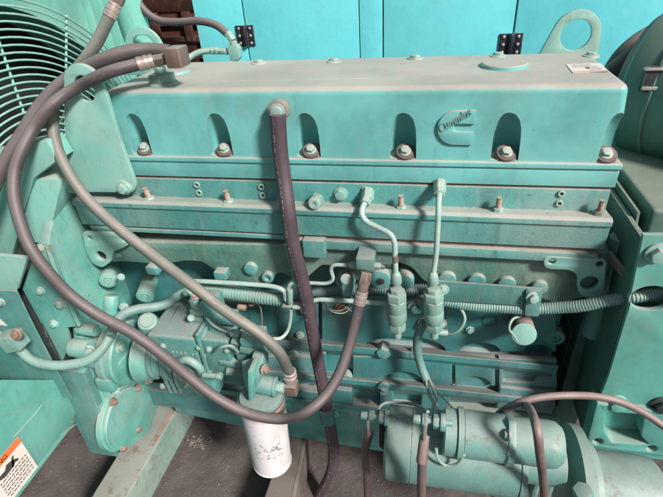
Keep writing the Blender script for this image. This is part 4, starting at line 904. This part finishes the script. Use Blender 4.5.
# ------------------------------------------------------------------ STARTER
def starter():
    y = -.33
    t = thing('starter_motor', P(480, 460, y), 'dusty teal starter motor with a solenoid cylinder on top at the bottom right', 'starter motor')
    a = P(386, 441, y); Xx = lambda px, row, yy=y: P(px, row, yy).x
    r = 35.5 * S(a); x1 = Xx(562, 462)
    L = x1 - a.x; j1 = Xx(411, 445) - a.x; j2 = Xx(513, 460) - a.x
    m = MB(); m.lathe(a, a + RT, [(0, r * .86), (.004, r * .97), (.008, r * 1.0), (j1 - .001, r * 1.0), (j1 - .001, r * .985), (j1 + .0015, r * .985), (j1 + .0015, r), (j2, r), (j2 + .0005, r * .985), (j2 + .002, r * .985), (j2 + .003, r * 1.02), (j2 + .014, r * 1.02), (j2 + .016, r * .6), (L, r * .58)], 64)
    m.build('motor_body', 'starter', t)
    for px, py in ((443, 478.5), (489, 485)):
        p = P(px, py, y); q = Vector((p.x, a.y, a.z)); 
        ang = math.atan2(-.1, -.3); dn = Vector((0, -.72, -.70)).normalized(); c = q + dn * r
        m = MB(); m.ring(c - dn * .004, c + dn * .002, .010, .006, 20); m.cyl(c - dn * .004, c + dn * .0005, .006); m.build('case_screw', 'dark', t)
    # solenoid
    y2 = -.36; s0 = P(443, 431, y2); rs = 23.0 * S(s0); dX = lambda px: P(px, 436, y2).x - s0.x
    m = MB(); m.lathe(s0, s0 + RT, [(0, rs * .9), (.003, rs * 1.0), (dX(455), rs), (dX(455) + .001, rs * .96), (dX(463), rs * .96), (dX(463), rs), (dX(505), rs)], 56); m.build('solenoid', 'starter', t)
    m = MB(); m.lathe(s0 + RT * dX(456), s0 + RT, [(0, rs * 1.0), (.001, rs * 1.09), (dX(462) - dX(456), rs * 1.09), (dX(462) - dX(456) + .001, rs)], 56); m.build('solenoid_band', 'starter', t)
    # diamond flange
    f0 = s0 + RT * dX(505); m = MB()
    pr = [Vector((0, math.cos(R(aa)) * rr * rs, math.sin(R(aa)) * rr * rs)) for aa, rr in ((95, 1.28), (150, 1.1), (180, 1.12), (215, 1.1), (258, 1.42), (282, 1.42), (320, 1.1), (0, 1.1), (35, 1.1))]
    m.prism(fillet([f0 + q for q in pr], .008), (.014, 0, 0), .002); fl = m.build('diamond_flange', 'starter', t)
    bolt(fl, f0 + Vector((0, -.5, .86)).normalized() * rs * 1.12, (-1, 0, 0), .008); bolt(fl, f0 + Vector((0, -.3, -.95)) * rs * 1.22, (-1, 0, 0), .008, mat='dark'); bolt(fl, f0 + Vector((0, -.85, .35)) * rs * 1.0, (-1, 0, 0), .006)
    m = MB(); Ln = dX(565) - dX(512); f1 = s0 + RT * (dX(511)); m.lathe(f1, f1 + RT, [(0, rs * .93), (Ln * .7, rs * .97), (Ln * .88, rs * .93), (Ln, rs * .75), (Ln + .002, rs * .3)], 56); m.build('shift_housing', 'starter', t)
    # linkage gap
    for k in range(3):
        m = MB(); m.bpx(522 + k * 14, 458, 529 + k * 14, 505, -.34, .08, .008); m.build('web', 'starter', t)
    # nose housing
    n0 = P(566, 484, -.27); m = MB()
    rn = 36 * S(n0); m.lathe(n0, n0 + RT, [(0, rn * 1.58), (.003, rn * 1.63), (.026, rn * 1.63), (.029, rn * 1.56), (.030, rn * 1.3), (.05, rn * 1.25), (.056, rn * 1.02), (.15, rn * 1.02), (.185, rn * .97), (.195, rn * .85), (.198, rn * .4)], 64); m.build('nose_housing', 'starter', t)
    m = MB(); m.hexa(P(583, 496, -.40), P(583, 490, -.40), .02, .003); m.build('nose_bolt', 'gear', t)
    # terminals
    for px, py, yy in ((430, 421, -.385), (376, 417, -.33)):
        p = P(px, py, yy); m = MB(); m.cyl(p - RT * .030, p + RT * .045, .0062); m.cyl(p - RT * .034, p - RT * .018, .0095, bev=.003); m.hexa(p - RT * .016, p - RT * .004, .0135, .002); m.hexa(p + RT * .006, p + RT * .022, .015, .003); m.cyl(p + RT * .02, p + RT * .03, .018); m.build('terminal', 'pump', t)
    m = MB(); m.hull([P(427, 440, -.36), P(443, 445, -.36), P(443, 437, -.36), P(440, 424, -.36), P(427, 440, -.34), P(443, 445, -.34), P(440, 424, -.34)], .002); m.build('link_strap', 'starter', t)
    m = MB(); P3 = T((436, 448, -.40), (438, 459, -.41), (447, 466, -.41), (457, 464, -.41), (464, 455, -.41)); m.sweep(P3, 1.5 * S(P3[0]), 8); m.build('jumper_wire', 'pale', t)
    m = MB(); m.sweep(T((377, 417, -.31), (379, 408, -.3), (386, 403, -.28), (402, 403, -.28), (418, 406, -.32), (428, 412, -.36)), 1.8 * S(s0), 8); m.build('link_wire', 'block', t)
starter()
def cable(label, pts, w, lug=True, name='battery_cable'):
    P3 = T(*pts); r = w / 2 * S(P3[1]); t = thing(name, P3[-1], label, 'cable', 'heavy battery cables')
    m = MB(); m.sweep(P3, r, 16); m.build('tube', CAB, t)
    if lug:
        m = MB(); a = P3[0]; d = (P3[1] - a).normalized(); m.lathe(a - d * .004, a + d, [(0, r * .8), (.003, r * 1.08), (.05, r * 1.16), (.054, r * 1.02)], 20); m.build('boot', CAB, t)
        m = MB(); m.box(a + Vector((-.003, -.012, -.004)), a + Vector((.003, .012, .05)), .0015); m.build('lug', 'zinc', t)
    return t
cable('left brown battery cable hanging from the starter end terminal', [(369, 432, -.335), (365.5, 446, -.34), (365.5, 462, -.34), (367, 480, -.34), (368, 520, -.33)], 8)
cable('middle brown battery cable hanging from the solenoid terminal', [(424.5, 437, -.43), (423, 450, -.445), (422, 465, -.45), (421.5, 485, -.45), (421, 520, -.43)], 9.5)
cable('brown cable draped in front of the starter shift housing', [(524, 404, -.28), (531, 411, -.36), (537, 430, -.43), (540, 455, -.44), (543, 478, -.43), (546, 520, -.42)], 8.5, False)
t, p3, r = hose('black_cable', 'long dusty dark cable arching over the starter and across the front plate', 'cable',
    [(488, 424, -.27), (498, 415, -.29), (508, 408, -.30), (524, 401, -.30), (545, 397, -.29), (570, 395.5, -.28), (595, 396.5, -.26), (620, 402, -.25), (642, 412, -.25), (663, 426, -.26), (690, 450, -.27)], 7.6, CAB, ref=5)
m = MB(); m.cyl(P(515, 482, -.20), P(515, 520, -.20), .004)
for px in (500, 517): m.cyl(P(px - 5, 500, -.15), P(px + 3, 491, -.17), .012)
m.build('relay', 'brown', None); bpy.data.objects['relay']['label'] = 'small brown fittings under the starter at the bottom edge'; bpy.data.objects['relay']['category'] = 'fitting'
t = thing('intake_boot', P(625, 55, .6), 'dusty brown rubber boot bulging out behind the air cleaner drum', 'boot')
m = MB(); m.sweep(T((604, 88, .62), (612, 72, .62), (624, 55, .62), (642, 40, .62), (665, 28, .62)), .028, 20); m.sweep(T((600, 80, .58), (617, 66, .58), (634, 52, .58)), .022, 14); m.build('boot_body', 'brown', t)
t = thing('terminal_cap', P(384, 428, -.31), 'black rubber terminal cap at the left end of the starter', 'cap')
m = MB(); m.cyl(P(381, 425, -.29), P(390, 426, -.29), .014); m.hull([P(379, 418, -.32), P(384, 418, -.32), P(379, 446, -.32), P(385, 452, -.32), P(379, 418, -.29), P(384, 418, -.29), P(379, 446, -.29), P(385, 452, -.29)], .003); m.build('cap_body', 'black', t)
m = MB(); m.sweep(T((494, 500, -.22), (497, 489, -.22), (500, 485, -.20)), .004, 8); o = m.build('red_wire', 'red'); tag(o, 'short red wire peeking out under the starter', 'wire')

# ------------------------------------------------------------------ GENERATOR SIDE
def generator():
    t = thing('generator_housing', (.9, .2, 0), 'dull green generator housing with a big bolted front plate on the right', 'generator')
    y = -.12; zt = P(650, 236, y).z
    # top deck
    m = MB(); m.box((.47, -.03, zt - .25), (2.0, .95, zt + .012), .01, 3); m.build('top_deck', 'gen', t)
    m = MB(); z0 = P(609, 375, y).z
    o = [P(643.5, 235, y), P(760, 235, y), P(760, 420, y), P(597, 406, y), P(609, 375, y), P(626, 318, y)]
    ov = []
    cc = P(651, 298.5, y); s_ = S(cc)
    for k in range(28):
        a = 2 * math.pi * k / 28; ov.append(cc + Vector((19 * s_ * math.cos(a), 0, 15.5 * s_ * math.sin(a))))
    m.plate(o, [ov], XZ, .012, .0015); fp = m.build('front_plate', 'frontplate', t)
    m = MB(); a = P(637, 235, y); m.prism([P(643.5, 236, y + .012), P(626, 318, y + .012), P(609, 375, y + .012), P(586, 446, y + .012), P(586, 446, y + .45), P(609, 375, y + .45), P(640, 240, y + .45)][:4] + [], (0, .0, 0), 0) if False else None
    # side wall going back from the plate's left edge
    e = [P(643, 240, y + .013), P(586, 446, y + .013)]
    m = MB(); m.hull([e[0], e[1], e[0] + Vector((.01, 0, 0)), e[1] + Vector((.01, 0, 0)), e[0] + Vector((0, .42, 0)), e[1] + Vector((0, .42, 0)), e[0] + Vector((.01, .42, 0)), e[1] + Vector((.01, .42, 0))]); m.build('side_wall', 'gen', t)
    bolt(fp, P(657, 253, y - .001), FWD, .016)
    bolt(fp, P(616, 402, y - .001), FWD, .017, mat='frontplate'); bolt(fp, P(661, 404, y - .001), FWD, .017, mat='dark')
    # mounting foot casting
    y2 = -.135
    o = [P(a, b, y2) for a, b in ((597, 404), (663, 412), (700, 416), (700, 462), (663, 456), (586, 447))]
    m = MB(); pk = fillet([P(a, b, y2) for a, b in ((606, 412), (645, 415), (641, 437), (650, 445), (612, 443), (604, 430))], .01)
    m.plate(fillet(o, .006), [circ(P(598, 442, y2), 5 * S(o[0]), n=18), circ(P(652, 449, y2), 5 * S(o[0]), n=18), pk], XZ, .05, .003); m.build('mounting_foot', 'gear', t)
    m = MB(); m.bpx(588, 405, 700, 458, y2 + .045, .05, .003); m.build('foot_web', 'gear', t)
    m = MB(); m.bpx(563, 300, 590, 470, .06, .3, .01); m.bpx(556, 330, 563, 440, .10, .1, .01); m.build('flywheel_housing', 'gen', t)
    # small upright plate and post
    o = [PX(*p, .455) for p in ((616, 178), (640.5, 212), (635, 239), (614, 206))]
    m = MB(); m.plate(o, [], YZ, .006, .001); m.build('guard_plate', 'gen', t)
    p = P(622, 237, .02); m = MB(); m.cyl(p - UPZ * .30, p, .026, bev=.002); m.build('post', 'pump', t)
    m = MB(); m.sweep([P(609, 252, -.02), P(621, 266, -.05), P(634, 281, -.08)], .005, 8); m.sweep([P(606, 254, -.01), P(632, 284, -.07)], .007, 8); m.build('stay_rod', 'brown', t)
generator()
def air_cleaner():
    y = .28; c = P(650, 82, y)
    t = thing('air_cleaner', (c.x + .3, y, 1.0), 'big dark teal round air cleaner drum with seams and a latch at the top right', 'air cleaner')
    c = P(653, 80, .45); r = .205
    ax = Vector((.72, -.66, -.02)).normalized()
    m = MB(); m.lathe(c, c + ax, [(0, r * .4), (.0, r * .90), (.01, r * .97), (.03, r), (.075, r), (.076, r * 1.025), (.082, r * 1.025), (.083, r * .995), (.14, r * 1.0), (.141, r * 1.02), (.147, r * 1.02), (.148, r), (.75, r), (.76, r * .97)], 80); m.build('drum', 'drum', t)
    m = MB(); m.lathe(c - ax * .05, c + ax, [(0, r * .35), (.012, r * .62), (.03, r * .8), (.052, r * .86)], 60); m.build('end_cap', 'brown', t)
    q = P(633, 72, .1); d = (Vector((-.70, -.70, .25)) - ax * ax.dot(Vector((-.70, -.70, .25)))).normalized(); p = c + ax * .06 + d * r; m = MB(); m.box(p + Vector((-.012, -.016, -.03)), p + Vector((.02, .0, .03)), .003); m.build('latch', 'black', t)
    m = MB(); m.box(p + Vector((-.016, -.022, .022)), p + Vector((.03, -.004, .028)), .002); m.build('latch_clip', 'zinc', t); m = MB(); m.box(p + Vector((-.012, -.022, -.022)), p + Vector((.022, -.006, -.014)), .002); m.build('latch_clip', 'zinc', t)
    m = MB(); w = c + ax * .28; m.hull([w + Vector(v) for v in ((-.03, -.1, -.15), (.03, -.1, -.15), (-.03, .1, -.15), (.03, .1, -.15), (-.03, -.14, -.5), (.03, -.14, -.5), (-.03, .14, -.5), (.03, .14, -.5))], .006); m.build('saddle', 'drum', t)
air_cleaner()

# ------------------------------------------------------------------ LEFT BOX, WARNING PANEL, SKID
def left_side():
    y = -.245
    t = thing('drive_guard', P(20, 390, y), 'teal sheet metal guard box at the left edge with a sloping corner', 'guard')
    up = [P(-60, 180, y), P(14, 176, y), P(34, 205, y), P(12, 255, y), P(28, 258, y), P(20, 290, y), P(-60, 285, y)]
    o = [P(-60, 287, y), P(16, 291, y), P(34, 328, y), P(52, 362, y), P(72, 399, y), P(11, 391, y), P(0, 378, y), P(-60, 372, y)]
    m = MB(); m.prism(o, (0, .005, 0), .0012); m.build('lower_panel', 'sheet', t)
    o = [P(-60, 250, y + .004), P(27, 258, y + .004), P(17, 290, y + .004), P(-60, 286, y + .004)]
    m = MB(); m.prism(o, (0, .012, 0), .002); m.build('upper_panel', 'plate', t)
    y3 = -.10
    o = [P(-60, 165, y3), P(46, 140, y3), P(58, 160, y3), P(34, 178, y3), P(10, 262, y3), P(-60, 260, y3)]
    m = MB(); m.prism(o, (0, .06, 0), .003); m.build('back_panel', 'plate', t)
    bolt(t, P(1, 302, y - .001), FWD, .009)
    a = [P(-8, 312, y - .0015), P(7, 326, y - .0015), P(-8, 324, y - .0015)]
    m = MB(); m.prism(a, (0, .001, 0)); m.build('small_sticker', 'paper', t)
    # warning panel (faces +X)
    x = -1.04; G = lambda a, b: PX(a, b, x)
    w = thing('warning_panel', G(20, 480), 'teal frame panel with an orange and white warning label at the bottom left', 'panel')
    m = MB(); m.plate([G(-50, 380), G(84, 380), G(74, 418), G(12, 499), G(-60, 590)], [], YZ, .012, .0015); m.build('panel', 'frontplate', w)
    for pa, pb, pc in (((-5, 417), (12, 414), (26, 409)), ((14, 437), (30, 420), (42, 405))):
        m = MB(); m.sweep([G(*pa), G(*pb), G(*pc)], .0022, 8); m.build('weld_seam', 'frontplate', w)
    # label coordinates: corner points in the photo
    A0 = G(16, 438.5); B0 = G(34.5, 468)                       # right edge top, right edge bottom
    U = Vector((0, 1, 0)); V = Vector((0, 0, 1)); hgt = (A0 - B0).z; wid = .155
    tr = Vector((x + .0008, A0.y + .006, A0.z)); 
    def L(u, v): return tr - U * (wid * u) - V * (hgt * v)      # u leftwards, v downwards
    def Q(u0, v0, u1, v1, mat, nm, up=.0, hold=[None]):
        m = MB(); m.prism([L(a, b) + RT * up for a, b in ((u0, v0), (u1, v0), (u1, v1), (u0, v1))], (.0006, 0, 0)); return m
    lab = Q(0, 0, 1, 1.05, 0, 0).build('warning_label', 'paper', w)
    Q(0, 0, 1, .17, 0, 0, .0004).build('label_header', 'orange', lab)
    m = MB()
    random.seed(3)
    for k in range(6):
        u = .05; v = .50 + k * .085
        while u < .62:
            wl = random.uniform(.03, .08)
            m.prism([L(a, b) + RT * .0006 for a, b in ((u, v), (min(.64, u + wl), v), (min(.64, u + wl), v + .026), (u, v + .026))], (.0003, 0, 0)); u += wl + .018
    m.build('label_text', 'ink', lab)
    m = MB(); c = [(.28, .30), (.40, .26), (.46, .34), (.62, .33), (.60, .42), (.50, .47), (.36, .46), (.26, .42), (.18, .45), (.20, .38)]
    m.prism([L(a, b) + RT * .0006 for a, b in c], (.0003, 0, 0)); m.prism([L(a, b) + RT * .0006 for a, b in ((.22, .24), (.27, .24), (.36, .45), (.31, .47))], (.0003, 0, 0)); m.build('label_pictogram', 'ink', lab)
    tx = bpy.data.curves.new('t', 'FONT'); tx.body = 'WARNING'; tx.size = hgt * .155; tx.extrude = .0002; tx.align_x = 'LEFT'
    to = bpy.data.objects.new('t', tx); COL.objects.link(to); bpy.context.view_layer.update()
    me = bpy.data.meshes.new_from_object(to.evaluated_get(bpy.context.evaluated_depsgraph_get())); bpy.data.objects.remove(to)
    b0 = L(.93, .14)
    for v in me.vertices: v.co = Vector((b0.x + .0014, b0.y + v.co.x, b0.z + v.co.y))
    me.materials.clear(); me.materials.append(M['ink']); lo = bpy.data.objects.new('header_text', me); COL.objects.link(lo); lo.parent = lab
    # skid beams
    zt = .19
    t = thing('skid_crossbeam', PZ(140, 460, 0), 'teal and dusty crossbeam with rust streaks below the gear housing', 'beam', 'crossbeams of the skid under the engine')
    q = [PZ(92, 497, zt), PZ(118, 456, zt), PZ(181, 395, zt), PZ(200, 412, zt), PZ(160, 503, zt)]
    q = [PZ(80, 515, zt), PZ(173, 365, zt), PZ(203, 365, zt), PZ(116, 515, zt)]
    m = MB(); m.prism(q, (0, 0, -.15), .006, 3); m.build('beam', 'steel', t)
    a, b = PZ(170, 411, zt + .001), PZ(150, 446, zt + .001); m = MB(); m.prism([a, a + Vector((.02, 0, 0)), b + Vector((.012, 0, 0)), b - Vector((.004, 0, 0))], (0, 0, .0008)); m.build('rust_streak', 'rustbolt', t)
    t = thing('skid_crossbeam', PZ(290, 470, 0), 'brown dusty crossbeam with a rusty edge below the oil pan', 'beam', 'crossbeams of the skid under the engine')
    zt = .16; q = [PZ(258, 515, zt), PZ(290, 425, zt), PZ(309, 425, zt), PZ(292, 515, zt)]
    m = MB(); m.prism(q, (0, 0, -.15), .004, 3); m.build('beam', 'steel2', t)
    a, b = PZ(307.5, 436, zt + .001), PZ(294.5, 500, zt + .001); m = MB(); m.prism([a - Vector((.010, 0, 0)), a, b, b - Vector((.010, 0, 0))], (0, 0, .0008)); m.build('rust_edge', 'hexbrown', t)
left_side()

# ------------------------------------------------------------------ LIGHT, SKY, CAMERA
w = bpy.data.worlds.new('World'); sc.world = w; w.use_nodes = True; nt = w.node_tree
sky = nt.nodes.new('ShaderNodeTexSky'); sky.sky_type = 'NISHITA'; sky.sun_disc = False
sd = Vector((.78, -.62, .80)).normalized()
el = math.asin(sd.z); az = math.atan2(sd.x, sd.y)
sky.sun_elevation = el; sky.sun_rotation = az; sky.air_density = 1.0; sky.dust_density = 3.0
bg = nt.nodes['Background']; nt.links.new(sky.outputs[0], bg.inputs[0]); bg.inputs[1].default_value = .05
sl = bpy.data.lights.new('Sun', 'SUN'); sl.energy = 4.8; sl.angle = R(9); sl.color = (1, .95, .90)
so = bpy.data.objects.new('Sun', sl); COL.objects.link(so); so.rotation_euler = sd.to_track_quat('Z', 'Y').to_euler(); so.location = (2, -3, 4)
cd = bpy.data.cameras.new('Camera'); cam = bpy.data.objects.new('Camera', cd); COL.objects.link(cam)
cd.sensor_fit = 'HORIZONTAL'; cd.sensor_width = 36; cd.lens = 36 * F / 663; cd.clip_start = .02; cd.clip_end = 500
# camera axes in the world: right = image x, up = -image y, back = -view
rx = Vector((AX.x, AY.x, AZ.x)); ry = -Vector((AX.y, AY.y, AZ.y)); rz = -Vector((AX.z, AY.z, AZ.z))
mt = Matrix((rx, ry, rz)).transposed().to_4x4(); mt.translation = CAM; cam.matrix_world = mt
sc.camera = cam
sc.view_settings.view_transform = 'Standard'; sc.view_settings.look = 'None'; sc.view_settings.exposure = .32; sc.view_settings.gamma = 1
